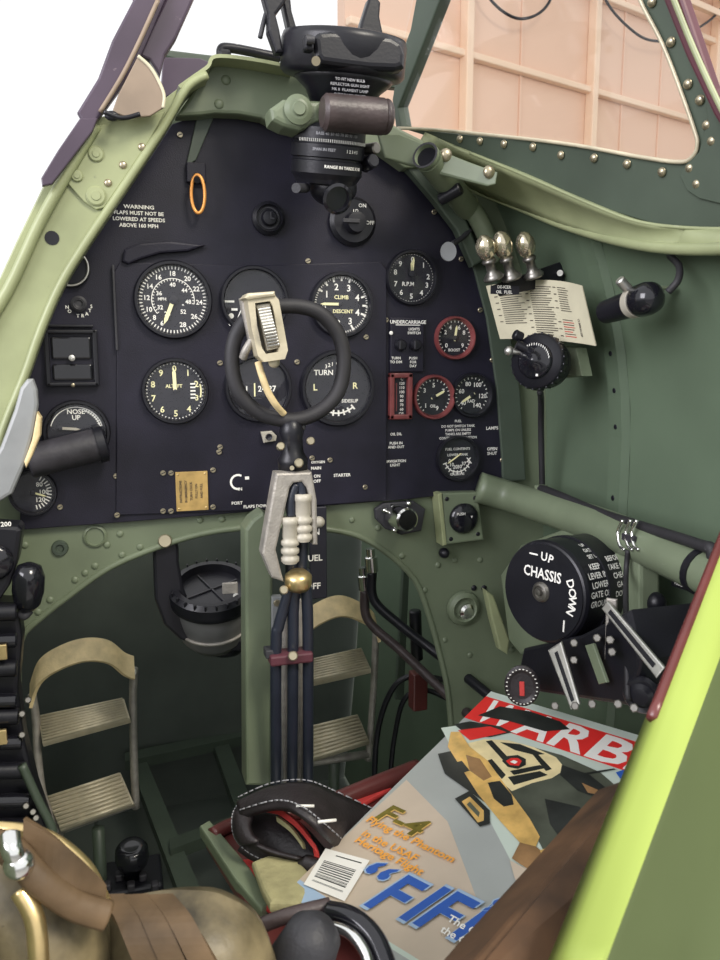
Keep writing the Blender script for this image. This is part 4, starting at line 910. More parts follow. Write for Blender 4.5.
# ================================================================== CONTROL COLUMN
Yc = -.11
def K(x, y, o=0): return PY(x, y, Yc+o)
sk = SY(290, 420, Yc)
root = thing('control_column', 'control column with round spade grip, silver trigger housing and black hoses', 'control column', K(285, 790, .02))
rcn = [(287, 306), (318, 312), (338, 334), (344, 362), (338, 392), (318, 412), (292, 420), (262, 414), (240, 394), (232, 365), (236, 336), (254, 313)]
q = MB(); q.tube([K(x, y) for x, y in rcn], .0066, 'rubber', 12, 5, True)
q.build('spade_grip', root)
# trigger housing
hsg = [(240, 298), (248, 293), (276, 292), (281, 300), (290, 352), (286, 362), (262, 363), (252, 345), (246, 330)]
q = MB()
f0 = K(264, 327, -.030)
out_ = [K(x, y, -.030) for x, y in [(247, 297), (274, 294), (279, 300), (288, 350), (285, 359), (264, 362), (258, 356), (252, 330)]]
in_ = [K(x, y, -.030) for x, y in [(255, 303), (270, 301), (273, 306), (280, 346), (278, 352), (266, 354), (262, 348), (257, 325)]]
n = len(out_); th = BK*.022
vs = out_+in_+[p+th for p in out_]+[p+th for p in in_]; fs = []
for i in range(n): j = (i+1) % n; fs += [(i, j, n+j, n+i), (2*n+i, 2*n+j, j, i), (n+i, n+j, 3*n+j, 3*n+i)]
q.raw(vs, fs, 'alu_paint')
q.prism([K(x, y, -.010) for x, y in [(240, 298), (272, 294), (284, 356), (262, 360), (250, 345), (245, 325)]], BK*.010, 'alu_cast', .002)
q.prism([K(x, y, -.033) for x, y in [(244, 298), (248, 293), (275, 291), (276, 296), (248, 300)]], BK*.030, 'alu_paint', .002)
q.ball(K(274, 362, -.02), .005, 'alu_paint'); th_ = q.build('trigger_housing', root)
q = MB()
for i in range(13):
    t = i/12; a = K(258+t*10, 310+t*36, -.028-.010*sin(pi*t)); e = K(270+t*9, 308+t*36, -.028-.010*sin(pi*t)); q.cyl(a, e, .0016, 'alu', seg=8)
q.prism([K(x, y, -.026) for x, y in [(256, 305), (270, 303), (279, 348), (267, 351)]], BK*.006, 'ivory', .001)
q.build('ribbed_button', th_)
q = MB(); q.tube([K(258, 362, -.015), K(262, 376, -.018), K(268, 392, -.018), K(276, 405, -.015), K(284, 414, -.008)], .0030, 'strap', 10, 6, flat=.8, upv=(1, 0, 0)); q.build('brake_lever', root)
q = MB(); q.tube([K(252, 340, -.01), K(246, 350, -.01), K(243, 358, -.006)], .0035, 'alu_cast', 10); q.build('cable_end', root)
q = MB(); q.round_lathe(K(293, 470), K(291, 418)-K(293, 470), [(0, 0), (.013, 0), (.0135, .010), (.010, .016), (.0095, .028), (.011, .034), (.009, .042), (.004, .047), (0, .048)], 'black', 24)
q.cyl(K(280, 447, -.012), K(281, 446, -.022), .0035, 'rivet', bev=.0008); q.cyl(K(310, 441, -.008), K(311, 441, -.018), .0035, 'rivet', bev=.0008); q.cyl(K(299, 463, -.016), K(299, 463, -.026), .0040, 'rivet', bev=.001); q.cyl(K(292, 468, -.016), K(292, 468, -.022), .002, 'rivet')
q.tube([K(289, 422), K(294, 416), K(302, 420), K(302, 430)], .003, 'grey_rubber', 8); q.build('column_head', root)
# cast bracket: inverted V yoke
q = MB(); kb = -.020
q.prism([K(x, y, kb) for x, y in [(276, 473), (312, 472), (317, 500), (318, 545), (313, 545), (311, 500), (307, 488), (302, 482), (294, 483), (290, 488), (283, 520), (276, 550), (284, 582), (272, 578), (262, 554), (266, 530)]], BK*.018, 'alu_cast', .002)
q.prism([K(x, y, kb+.004) for x, y in [(262, 554), (272, 552), (284, 582), (272, 578)]], BK*.012, 'ivory', .001)
q.build('cast_bracket', root)
def fitting(x0, y0, y1, nm='hose_fitting'):
    q = MB(); a = K(x0, y1, -.016); e = K(x0, y0, -.016); L = (e-a).length
    pr = [(0, 0), (.0065, 0)]
    for k in range(3): h = L*k/5.5; pr += [(.0062, h+.0003), (.0082, h+L*.05), (.0082, h+L*.13), (.0062, h+L*.165)]
    pr += [(.0070, L*.58), (.0070, L*.85), (.0078, L*.87), (.0078, L), (0, L)]
    q.round_lathe(a, e-a, pr, 'ivory', 18); q.build(nm, root)
fitting(290, 517, 563); fitting(303, 494, 541)
hz = [[(291, 516), (291, 500), (296, 484)], [(302, 494), (301, 486), (299, 478)]]
for L in hz: q = MB(); q.tube([K(x, y, -.014) for x, y in L], .0042, 'hose', 10); q.build('upper_hose', root)
q = MB(); q.round_lathe(K(298, 588, -.016), V((0, -.2, 1)), [(0, 0), (.010, 0), (.012, .004), (.012, .012), (.008, .016), (0, .016)], 'brass', 20); q.cyl(K(284, 590, -.016), K(284, 590, -.026), .004, 'rivet', bev=.001); q.build('union_block', root)
for L in ([(291, 563), (289, 590), (279, 625), (276, 650), (276, 790)], [(303, 541), (301, 570), (294, 600), (293, 650), (292, 790)], [(304, 570), (307, 600), (308, 650), (308, 790)]):
    q = MB(); q.tube([K(x, y, -.004+.02*max(0, (y-600)/200)) for x, y in L], .0052, 'hose', 12, 8); q.build('hose', root)
q = MB(); q.box(K(290, 656, .001), (.040, .020, .010), 'maroon', .002); q.cyl(K(293, 656, -.008), K(293, 656, -.014), .0045, 'rivet', bev=.001); q.box(K(270, 652, .004), (.010, .014, .008), 'grey_rubber', .001); q.build('hose_clamp', root)
q = MB(); q.prism([K(x, y, .030) for x, y in [(245, 530), (252, 520), (263, 512), (273, 518), (273, 786), (246, 786)]], BK*.030, 'green', .003); q.build('column_post', root)
q = MB(); q.prism([K(x, y, .026) for x, y in [(272, 597), (282, 597), (284, 786), (271, 786)]], BK*.010, 'cloudy', .001); q.lathe(K(277, 603, .026), -BK, [(.0035, 0), (.003, .0015), (0, .002)], 'rivet', 10); q.build('metal_strip', root)
for x in (285, 300):
    q = MB(); q.cyl(K(x, 600, .024), K(x, 788, .030), .0042, 'alu_cast', seg=10); q.build('rod', root)

# ================================================================== COMPASS
Ym = .045
def Q(x, y, o=0): return PY(x, y, Ym+o)
root = thing('compass', 'round grey and black compass bowl hanging in a black bracket, left of the column', 'compass', Q(214, 655)); sc = SY(214, 600, Ym)
cax = V((-.05, -.35, 1)).normalized()
q = MB(); q.round_lathe(Q(214, 640), cax, [(0, -4*sc), (22*sc, -2*sc), (31*sc, 10*sc), (34*sc, 30*sc), (35*sc, 50*sc), (33*sc, 52*sc)], 'bowl_grey', 40); q.ring(Q(214, 640)+cax*(22*sc), cax, 33.5*sc, .002, 'alu_cast', 40, 8); q.build('bowl', root)
q = MB(); q.lathe(Q(214, 640)+cax*(50*sc), cax, [(34*sc, 0), (39*sc, 0), (40*sc, 4*sc), (40*sc, 14*sc), (36*sc, 18*sc), (31*sc, 18*sc), (30*sc, 10*sc), (0, 10*sc)], 'black', 44)
Tm = fr(Q(214, 640)+cax*(64*sc), cax)
for i in range(24): a = 2*pi*i/24; q.box((38*sc*cos(a), 38*sc*sin(a), 0), (.002, .003, .012), 'black', .0006, M=Tm @ M4.Rotation(0, 4, 'Z'))
q.build('verge_ring', root)
q = MB(); tc = Q(214, 640)+cax*(61*sc)
for a in (0, pi/2): q.box((0, 0, 0), (54*sc, .0016, .0012), 'grey_rubber', M=fr(tc, cax) @ M4.Rotation(a+.4, 4, 'Z'))
q.build('grid_wires', root)
q = MB(); q.round_lathe(Q(226, 652), (0, 0, 1), [(0, 0), (15*sc, 0), (17*sc, 3*sc), (17*sc, 14*sc), (0, 16*sc)], 'black', 28); q.build('base_cup', root)
q = MB(); q.prism([Q(x, y, -.03) for x, y in [(153, 548), (155, 536), (165, 531), (176, 536), (179, 548), (179, 562), (184, 590), (196, 616), (212, 632), (245, 640), (245, 652), (205, 649), (180, 640), (164, 625), (155, 600)]], BK*.022, 'black', .003); q.cyl(Q(165, 541, -.030), Q(165, 541, -.040), .0068, 'rivet', bev=.001); q.lathe(Q(165, 541, -.030), -BK, [(.010, -.004), (.010, .003), (0, .003)], 'black', 20)
q.build('bracket', root)
q = MB(); q.box(Q(230, 588, -.042), (.016, .004, .012), 'alu_cast', .001); q.cyl(Q(236, 596, -.044), Q(236, 596, -.05), .003, 'alu'); q.build('corrector', root)

# ================================================================== RUDDER PEDALS
def pedal(lab, Yp, strap, bars, treads, group='rudder pedals'):
    root = thing('rudder_pedal', lab, 'pedal', PY(bars[0][-1][0], bars[0][-1][1], Yp), group)
    q = MB(); q.ribbon([PY(x, y, Yp-.01) for x, y in strap], (0, .022, .022), .004, 'strap'); q.build('toe_strap', root)
    for L in bars: q = MB(); q.tube([PY(x, y, Yp+.0) for x, y in L], .0052, 'alu_cast', 8, 4); q.build('side_bar', root)
    for (tl, tr, br, bl) in treads:
        a, b_, c_, d_ = PY(*tl, Yp+.012), PY(*tr, Yp+.012), PY(*br, Yp-.022), PY(*bl, Yp-.022)
        n = (b_-a).cross(d_-a).normalized()
        if n.dot(C-a) < 0: n = -n
        q = MB(); q.prism([a, b_, c_, d_], -n*.012, 'alu_paint', .002)
        for i in range(9):
            t = (i+.5)/9; e0 = a.lerp(d_, t); e1 = b_.lerp(c_, t); q.tube([e0.lerp(e1, .02)+n*.0008, e0.lerp(e1, .98)+n*.0008], .0021, 'alu_paint', 6, 0)
        q.build('tread', root)
    for L in bars: q = MB(); q.lathe(PY(L[0][0], L[0][1]+4, Yp-.006), -BK, [(.004, 0), (.003, .003), (0, .003)], 'alu', 8); q.build('pin', root)
    q = MB(); p = PY((bars[0][-1][0]+bars[1][-1][0])/2, bars[0][-1][1]-8, Yp); q.tube([p, V((p.x, p.y+.02, .305))], .008, 'green_dark', 10, 4); q.tube([PY(bars[0][-1][0], bars[0][-1][1]-6, Yp), PY(bars[1][-1][0], bars[1][-1][1]-6, Yp)], .006, 'alu_cast', 8, 2); q.build('pedestal', root)
pedal('left rudder pedal with tan toe strap and two ribbed treads', .22, [(31, 696), (40, 672), (60, 658), (85, 650), (108, 652), (124, 664), (134, 668)], [[(32, 694), (36, 720), (38, 760), (44, 800), (60, 836)], [(134, 668), (133, 700), (134, 760), (136, 808)]],
      [((38, 716), (124, 698), (130, 718), (42, 742)), ((46, 796), (120, 772), (134, 804), (60, 830))])
pedal('right rudder pedal beside the column, tan toe strap and two ribbed treads', .22, [(300, 628), (318, 614), (340, 606), (360, 612), (374, 622), (377, 632)], [[(302, 630), (300, 690), (300, 770)], [(376, 628), (374, 680), (370, 740), (368, 760)]],
      [((308, 660), (362, 648), (371, 668), (308, 682)), ((308, 726), (358, 714), (370, 742), (306, 762))])

# ================================================================== PIPES AND FLOOR GEAR
def pipe(lab, pts, r, m, ends=None):
    q = MB(); L = [PY(x, y, Y) for x, y, Y in pts]; q.tube(L, r, m, 10, 8)
    if ends: q.cyl(L[0], L[0]+(L[0]-L[1]).normalized()*.02, r*1.3, 'chrome', bev=.001, seg=14); q.cyl(L[0]+(L[0]-L[1]).normalized()*.02, L[0]+(L[0]-L[1]).normalized()*.03, r*.9, 'chrome', seg=14)
    tag(q.build('pipe'), lab, 'pipe', 'pipes in the right of the footwell')
pipe('dark pipe with chrome tip slanting down to the top of the magazine', [(372, 572, .12), (374, 600, .12), (400, 625, .10), (440, 656, .06), (495, 700, -.04)], .0062, 'black', True)
pipe('lower dark slanting pipe with short chrome tip, just left of its longer twin', [(365, 590, .14), (368, 620, .14), (400, 650, .11), (440, 688, .06), (480, 725, -.02)], .0062, 'leather_brown', True)
pipe('thin curved black pipe hooped beside the right pedal', [(373, 905, .16), (374, 790, .16), (378, 730, .16), (392, 690, .15), (412, 676, .14), (445, 680, .12)], .004, 'black')
pipe('second thin curved black pipe inside the first hoop', [(390, 780, .15), (394, 740, .15), (404, 700, .14), (425, 690, .13), (450, 700, .11)], .0035, 'black')
q = MB(); q.prism([PY(x, y, .30) for x, y in [(404, 560), (410, 560), (404, 700), (396, 700)]], BK*.01, 'green_dark', .001); tag(q.build('brace_strut'), 'thin dark green upright strut behind the slanting pipes', 'strut')
q = MB(); q.box(PY(418, 690, .12), (.020, .02, .05), 'bakelite', .002); q.cyl(PY(415, 610, .13), PY(417, 660, .13), .008, 'black', bev=.002); tag(q.build('valve_block'), 'small maroon valve block on the footwell pipes', 'valve')
# floor framing
def beam(lab, pts, w, hh, m='green_deep'):
    q = MB(); L = [V(p) for p in pts]; q.ribbon([L[0], L[1]], (w, 0, 0) if abs((L[1]-L[0]).y) > abs((L[1]-L[0]).x) else (0, w, 0), hh, m, 0)
    tag(q.build('floor_beam'), lab, 'beam', 'floor beams of the footwell')
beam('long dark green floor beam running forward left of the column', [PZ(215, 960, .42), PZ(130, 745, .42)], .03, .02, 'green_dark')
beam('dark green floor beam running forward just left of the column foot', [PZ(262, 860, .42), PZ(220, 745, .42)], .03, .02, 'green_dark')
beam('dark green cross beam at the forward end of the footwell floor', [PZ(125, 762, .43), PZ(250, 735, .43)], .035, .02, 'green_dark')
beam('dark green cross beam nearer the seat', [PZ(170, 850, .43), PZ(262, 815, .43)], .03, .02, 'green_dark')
# heel trough and trim knob
root = thing('trim_control', 'black knob on a ribbed base on the floor below the left pedal', 'knob', PZ(133, 890, .50))
q = MB(); q.box(PZ(128, 880, .50), (.09, .07, .02), 'black', .004)
for i in range(6): q.box(PZ(95+i*12, 876+i%2*10, .515), (.010, .012, .010), 'black_worn', .002)
q.build('base', root); q = MB(); q.round_lathe(PZ(133, 876, .51), (0, -.2, 1), [(0, 0), (.012, 0), (.012, .02), (.02, .024), (.022, .032), (.021, .045), (.016, .052), (.008, .050), (0, .050)], 'black_gloss', 28); q.build('knob', root)
q = MB(); q.box(PZ(60, 850, .38)+V((0, 0, -.0)), (.12, .10, .15), 'green_deep', .004); tag(q.build('heel_board'), 'dark green heel board under the left pedal', 'board')

# ================================================================== LEFT SIDE
q = MB(); yl = -.075
q.prism([PY(x, y, yl) for x, y in [(14, 410), (20, 388), (27, 379), (33, 379), (37, 390), (38, 405), (34, 432), (25, 464), (12, 494), (-4, 504), (-20, 500), (-14, 470), (0, 447)]], BK*.012, 'cloudy', .003)
root = tag(q.build('lever_plate'), 'pale grey rounded plate with tan edge at the left of the panel', 'plate')
q = MB(); q.prism([PY(x, y, yl-.004) for x, y in [(37, 412), (41, 418), (40, 436), (32, 456), (26, 468), (24, 462), (32, 440)]], BK*.016, 'strap', .0015); q.build('tan_edge', root)
root = thing('throttle_quadrant', 'black ribbed engine control quadrant at the far left below the panel', 'quadrant', PY(8, 830, -.06))
yq = -.06
def Lq(x, y, o=0): return PY(x, y, yq+o)
q = MB(); q.prism([Lq(x, y) for x, y in [(-40, 602), (18, 604), (22, 640), (18, 690), (24, 740), (36, 790), (50, 830), (30, 850), (-40, 850)]], BK*.03, 'black', .004); q.build('side_plate', root)
for i, y in enumerate((612, 640, 668, 700, 716, 742, 770, 800, 826)):
    q = MB(); q.cyl(Lq(-40, y+2, -.008), Lq(17+max(0, (y-700))*.13, y, -.008), .0075-.001*(i % 2), 'black_gloss' if i % 2 else 'black', bev=.001); q.build('rib_bar', root)
for y_ in (652, 737): q = MB(); q.box(Lq(1, y_, -.018), (.010, .004, .014), 'brass', .001); q.build('brass_tab', root)
q = MB(); q.box((-.19, yq+.015, .86), (.098, .02, .05), 'black', .002); q.build('wall_bracket', root)
q = MB()
for x, y in ((22, 714), (26, 806), (33, 812), (28, 700), (36, 818), (22, 735)): q = MB(); q.cyl(Lq(x, y, -.004), Lq(x, y, -.018), .0030, 'dark_metal', bev=.0008, seg=8); q.build('nut', root)
q = MB(); q.tube([Lq(22, 765, -.015), Lq(38, 800, -.015), Lq(52, 828, -.013), Lq(50, 838, -.013)], .004, 'green_dark', 8); q.build('bent_rod', root)
root = thing('control_lever', 'black bulbous lever knob in front of the green bulkhead at the left', 'lever', PY(30, 610, -.06))
q = MB(); q.round_lathe(PY(27, 610, -.06), V((.12, -.1, 1)), [(0, 0), (.007, .001), (.011, .006), (.0135, .018), (.0135, .032), (.010, .041), (.004, .044), (0, .044)], 'black_gloss', 28); q.build('knob', root)
q = MB(); q.tube([PY(20, 612, -.06), PY(24, 616, -.062), PY(30, 610, -.06)], .004, 'grey_rubber', 8); q.build('stem', root)
root = thing('side_gearbox', 'dark grey domed box at the far left edge just below the panel', 'box', PY(0, 598, -.05))
q = MB(); q.prism([PY(x, y, -.065) for x, y in [(-40, 522), (18, 526), (22, 530), (18, 560), (10, 585), (0, 600), (-40, 600)]], BK*.03, 'black', .004); q.build('case', root)
q = MB(); q.round_lathe(PY(-6, 562, -.065), -BK, [(0, 0), (.016, 0), (.016, .003), (.013, .006), (0, .007)], 'black_gloss', 28); q.text('200', PY(6, 524, -.0655), .004, 'white'); q.build('lens', root)
# ledge connecting the left side
# ================================================================== MAGAZINE
w = V((.511, -.859, .030)).normalized(); l0 = V((.831, .503, .237)); l = (l0-w*l0.dot(w)).normalized(); BLp = V((.102, -.282, .814)); nm = w.cross(l).normalized()
if nm.z < 0: nm = -nm
root = thing('magazine', 'glossy aviation magazine with red title band lying on the seat', 'magazine', BLp)
MW, ML = .208, .277
def mg(u, v, o=0): # u across 0..1, v up 0..1
    return BLp+w*(u*MW)+l*(v*ML)+nm*(o+.0)
q = MB()
def sheet(bb, o0, o1, m, du=0, dv=0):
    bb.prism([mg(0+du, 0+dv, o0), mg(1, 0+dv, o0), mg(1, 1, o0), mg(0+du, 1, o0)], nm*(o1-o0), m, .0002)
sheet(q, -.006, -.0006, 'paper', .004, .004); q.build('pages', root)
# image->cover coordinates
def uv(x, y):
    p = PP(x, y, BLp, nm)-BLp; return (p.dot(w)/MW, p.dot(l)/ML)
lay = [0]
def poly(bb, pts, m, px=True):
    lay[0] += 1; o = .00012+lay[0]*.00003
    P = [(PP(x, y, BLp, nm)+nm*o) if px else mg(x, y, o) for x, y in pts]
    bb.raw(P, [tuple(range(len(P)))], m)
q = MB(); q.prism([mg(0, 0, -.0006), mg(1, 0, -.0006), mg(1, 1, -.0006), mg(0, 1, -.0006)], nm*.0006, 'mag_bg')
U = uv
# sky zone, hills, tan zone
poly(q, [(0, .30), (.30, .62), (.6, .30), (.75, .0), (1, 0), (1, 1), (0, 1)], 'mag_bg', False)
poly(q, [U(441, 728), U(497, 720), U(640, 776), (1, .93), (1, .35), (.75, .30)] , 'mag_sky', False)
poly(q, [(0, .13), (.02, .50), (.30, .42), (.62, .22), (.80, 0), (.3, 0), (0, .0)], 'mag_tan', False)
poly(q, [(0, 0), (1, 0), (1, .03), (0, .035)], 'mag_sky', False)
poly(q, [(0, 0), (1, 0), (1, .018), (0, .022)], 'mag_bg', False)
poly(q, [U(285, 893), U(300, 880), U(352, 915), U(340, 926)], 'mag_lightblue', False)
# title band
poly(q, [(0, .965), (1, .965), (1, 1), (0, 1)], 'mag_sky', False)
poly(q, [(0, .835), (1, .835), (1, .968), (0, .968)], 'mag_red', False)
lay[0] += 3
for i, ch in enumerate('WARBIRD'):
    vs, fs = textmesh(ch, True); xs = [v.x for v in vs]; wd_ = max(xs)-min(xs); lay[0] += 1; o = .0002+lay[0]*.00003
    CW_ = [.205, .17, .165, .165, .06, .14, .09]; cw = CW_[i]; u0 = .03+sum(CW_[:i]); cx = (max(xs)+min(xs))/2
    P = [mg(u0+cw*.5+(v.x-cx)/wd_*cw*.92+v.y*.03, .900+v.y/.70*.118, o) for v in vs]
    q.raw(P, fs, 'mag_white')
    # blue lower shading band printed on the letters
lay[0] += 2
# thin dark splash across the W
poly(q, [(U(x, y)) for x, y in [(478, 716), (500, 707), (530, 712), (560, 722), (570, 730), (545, 732), (510, 722)]], 'mag_dark', False)
# aircraft artwork: dark wing, hills, golden fuselage
poly(q, [(454, 725), (470, 722), (500, 727), (512, 733), (490, 738), (468, 736)], 'mag_dark'); poly(q, [(458, 731), (490, 727), (507, 733), (470, 741)], 'mag_red')
poly(q, [(500, 744), (530, 747), (562, 756), (600, 773), (628, 797), (645, 830), (620, 850), (590, 862), (560, 856), (548, 860), (530, 825), (512, 796), (498, 778)], 'mag_hill')
poly(q, [(468, 744), (485, 740), (508, 741), (534, 748), (556, 758), (566, 770), (552, 779), (532, 784), (512, 792), (498, 780), (482, 764)], 'mag_cream')
for L_ in ([(486, 742), (492, 741), (508, 758), (504, 762)], [(500, 743), (520, 745), (545, 755), (535, 756), (515, 751)], [(530, 752), (538, 755), (552, 770), (546, 772)], [(508, 778), (540, 772), (548, 776), (514, 786)], [(486, 762), (492, 760), (506, 776), (502, 780)], [(510, 772), (540, 766), (546, 769), (514, 776)]): poly(q, L_, 'mag_dark')
poly(q, [(502, 762), (508, 757), (518, 756), (526, 760), (526, 766), (518, 770), (508, 768)], 'mag_dark'); poly(q, [(506, 762), (511, 759), (518, 759), (522, 762), (519, 767), (510, 766)], 'mag_red'); poly(q, [(510, 763), (514, 761), (518, 763), (515, 765)], 'mag_white')
poly(q, [(562, 766), (590, 776), (612, 794), (600, 800), (578, 792), (560, 776)], 'mag_dark'); poly(q, [(582, 784), (600, 792), (604, 797), (588, 794)], 'mag_brown')
poly(q, [(545, 800), (580, 808), (590, 830), (565, 846), (550, 825)], 'mag_dark')
poly(q, [(438, 755), (452, 752), (500, 790), (522, 815), (515, 826), (480, 800), (445, 775)], 'mag_dark')
poly(q, [(451, 733), (460, 733), (470, 748), (488, 762), (508, 790), (530, 820), (540, 838), (536, 848), (522, 846), (500, 822), (478, 795), (462, 770), (448, 748)], 'mag_gold')
poly(q, [(466, 756), (480, 760), (492, 778), (484, 782), (470, 772)], 'mag_brown'); poly(q, [(488, 784), (500, 782), (512, 796), (514, 806), (504, 808), (494, 800)], 'mag_dark')
poly(q, [(452, 765), (462, 762), (470, 772), (464, 774)], 'mag_dark'); poly(q, [(455, 800), (470, 792), (490, 812), (490, 825), (480, 828)], 'mag_dark'); poly(q, [(462, 803), (470, 798), (484, 812), (484, 822), (478, 824)], 'mag_gold'); poly(q, [(467, 806), (470, 803), (480, 814), (479, 819)], 'mag_hill')
poly(q, [(520, 844), (536, 848), (548, 858), (556, 852), (560, 866), (545, 878), (530, 872), (512, 860)], 'mag_brown'); poly(q, [(540, 852), (546, 850), (551, 862), (546, 866)], 'mag_gold')
poly(q, [(510, 862), (530, 872), (538, 892), (526, 900), (515, 880)], 'mag_tan')
poly(q, [(575, 776), (614, 770), (616, 771), (576, 778)], 'mag_dark')
poly(q, [(616, 774), (628, 770), (632, 784), (620, 780)], 'mag_blue')
# barcode
q2 = [(330, 849), (369, 861), (344, 903), (305, 888)]; poly(q, [(326, 850), (370, 862), (345, 903), (304, 886)], 'mag_white')
ba, bb_, bc_, bd = [PP(x, y, BLp, nm) for x, y in [(326, 850), (370, 862), (345, 903), (304, 886)]]
lay[0] += 2; ob = .00015+lay[0]*.00003
random.seed(5)
for grp in ((.10, .14), (.30, .72), (.82, .86)):
    t = grp[0]
    while t < grp[1]:
        wd_ = random.choice((.010, .016, .026)); a0, a1 = (.30, .88) if grp[0] < .2 else (.12, .86)
        P = [ba.lerp(bd, t).lerp(bb_.lerp(bc_, t), a0), ba.lerp(bd, t).lerp(bb_.lerp(bc_, t), a1), ba.lerp(bd, t+wd_).lerp(bb_.lerp(bc_, t+wd_), a1), ba.lerp(bd, t+wd_).lerp(bb_.lerp(bc_, t+wd_), a0)]
        q.raw([p+nm*ob for p in P], [(0, 1, 2, 3)], 'mag_dark'); t += wd_*2.1
# coverlines; text aligned with the magazine
def mtext(t, x, y, cap, m, wx=1., sh=0., back=None, bo=.0006):
    p = PP(x, y, BLp, nm); lay[0] += 1; o = .0002+lay[0]*.00003
    vs, fs = textmesh(t, True); k = cap/.7
    if back: q.raw([p+w*((v.x*1.0*wx+v.y*sh)*k+bo)+l*(v.y*k-bo)+nm*o for v in vs], fs, back)
    lay[0] += 1; o = .0002+lay[0]*.00003
    q.raw([p+w*(v.x*wx+v.y*sh)*k+l*(v.y*k)+nm*o for v in vs], fs, m)
mtext('F-4', 403, 822, .0185, 'mag_olive', 1.25, .25, 'mag_gold', .0010)
for t, x, y in (('Flying the Phantom', 409, 841), ('in the USAF', 390, 847), ('Heritage Flight', 388, 858)): mtext(t, x, y, .0066, 'mag_orange', 1.15, .1)
# big title word with white outline
for i, (ch, x, y, c_) in enumerate((('\u201c', 383, 873, .036), ('F', 398, 898, .038), ('I', 426, 906, .038), ('F', 448, 916, .038), ('I', 476, 924, .038), ('\u201d', 502, 912, .036))):
    p = PP(x, y, BLp, nm); vs, fs = textmesh(ch, True); k = c_/.7; cx = sum(v.x for v in vs)/len(vs); cy = 0
    for m_, g, oo in (('mag_lightblue', 1.07, 0), ('mag_blue', .95, .00006)):
        lay[0] += 1; o = .0002+lay[0]*.00003; q.raw([p+w*(((v.x-cx)*(.92 if ch in 'FI' else 1.05)+v.y*.3)*k*g)+l*(v.y*k*g)+nm*o for v in vs], fs, m_)
for t, x, y in (('The Coming', 476, 936), ('the Queen', 466, 945)): mtext(t, x, y, .0055, 'mag_white', 1.1)
q.build('cover', root)

# ================================================================== SEAT
zs_ = .795
def S_(x, y, z=zs_): return PZ(x, y, z)
root = thing('pilot_seat', 'dark red bakelite bucket seat pan under the magazine', 'seat', S_(330, 860, .74))
q = MB(); FL, FR_, NR, NL = S_(206, 838), S_(420, 770), V((.46, -.48, zs_)), V((.09, -.50, zs_))
q.prism([FL, FR_, V((.40, -.32, zs_)), V((.40, -.55, zs_)), V((-.02, -.55, zs_)), S_(262, 930)], V((0, 0, -.012)), 'bakelite', .003); q.build('pan', root)
q = MB(); q.tube([S_(330, 804, .80), S_(375, 785, .803), S_(418, 768, .805)], .0085, 'bakelite', 14); q.tube([S_(212, 835, .80), S_(240, 822, .80), S_(300, 812, .80)], .006, 'bakelite', 12); q.build('front_lip', root)
q = MB(); q.prism([S_(200, 838, .79), S_(210, 832, .79), S_(250, 880, .79), S_(272, 915, .79), S_(262, 925, .79), S_(235, 892, .79)], V((0, 0, .012)), 'green', .002); q.build('side_rail', root)
# red felt and canvas padding
q = MB(); q.prism([S_(238, 866, .7955), S_(275, 862, .7955), S_(300, 880, .7955), S_(300, 925, .7955), S_(262, 912, .7955)], V((0, 0, .006)), 'red_cloth', .002)
tag(q.build('red_felt'), 'bright red felt strip beside the green seat rail', 'felt')
q = MB(); q.prism([S_(330, 806, .7955), S_(378, 790, .7955), S_(392, 792, .7955), S_(350, 816, .7955)], V((0, 0, .005)), 'red_cloth', .002); tag(q.build('red_felt'), 'narrow red felt strip behind the leather strap at the front lip of the seat', 'felt')
q = MB(); q.prism([S_(252, 872, .807), S_(272, 864, .807), S_(300, 872, .807), S_(318, 892, .807), S_(300, 915, .807), S_(270, 915, .807), S_(262, 900, .807)], V((0, 0, .010)), 'canvas', .004, 3); tag(q.build('canvas_pad'), 'folded beige canvas pad at the corner of the magazine', 'pad')
# leather strap loop with stitching
root = thing('leather_strap', 'folded black leather strap with white stitching, left of the magazine', 'strap', S_(300, 860, .80))
zt_ = .845
L = [PZ(330, 800, .835), PZ(290, 792, .845), PZ(255, 796, .845), PZ(236, 812, .835), PZ(236, 838, .82), PZ(256, 858, .808), PZ(290, 872, .806)]
wdir = V((.25, -.42, -.1)).normalized()
# top band: broad curved sheet from the fold to the magazine
up_ = [PZ(238, 800, .838), PZ(270, 786, .85), PZ(305, 782, .855), PZ(335, 792, .842), PZ(385, 815, .812), PZ(410, 830, .800)]
lo_ = [PZ(240, 815, .838), PZ(275, 806, .856), PZ(300, 812, .862), PZ(325, 832, .848), PZ(345, 852, .815), PZ(352, 862, .802)]
q = MB(); sheet2(q, up_, lo_, .004, 'leather'); ub_ = q.build('upper_band', root)
up2 = [PZ(240, 802, .838), PZ(232, 815, .832), PZ(234, 838, .82), PZ(252, 856, .812), PZ(285, 868, .808), PZ(318, 880, .806)]
lo2 = [PZ(252, 815, .838), PZ(248, 825, .835), PZ(252, 838, .83), PZ(270, 848, .825), PZ(300, 856, .822), PZ(325, 862, .82)]
q = MB(); sheet2(q, up2, lo2, .004, 'leather'); q.build('lower_band', root)
def stitches(A_, n, th=.0006):
    a = spline(A_, 12); tot = len(a); q = MB(); step = tot/n
    for i in range(n):
        p = a[int(i*step)]; p2 = p.lerp(a[min(int(i*step+step*.5)+1, tot-1)], .7); q.tube([p, p2], .0006, 'grey_text', 5, 0)
    return q
q = stitches([p+V((0, 0, .0035)) for p in [lo_[i].lerp(up_[i], .07) for i in range(6)]], 34); q2_ = stitches([p+V((0, 0, .0035)) for p in [up_[i].lerp(lo_[i], .07) for i in range(6)]], 34); q3 = stitches([p+V((-.0005, -.002, .002)) for p in [up2[i].lerp(lo2[i], .04) for i in range(5)]], 26)
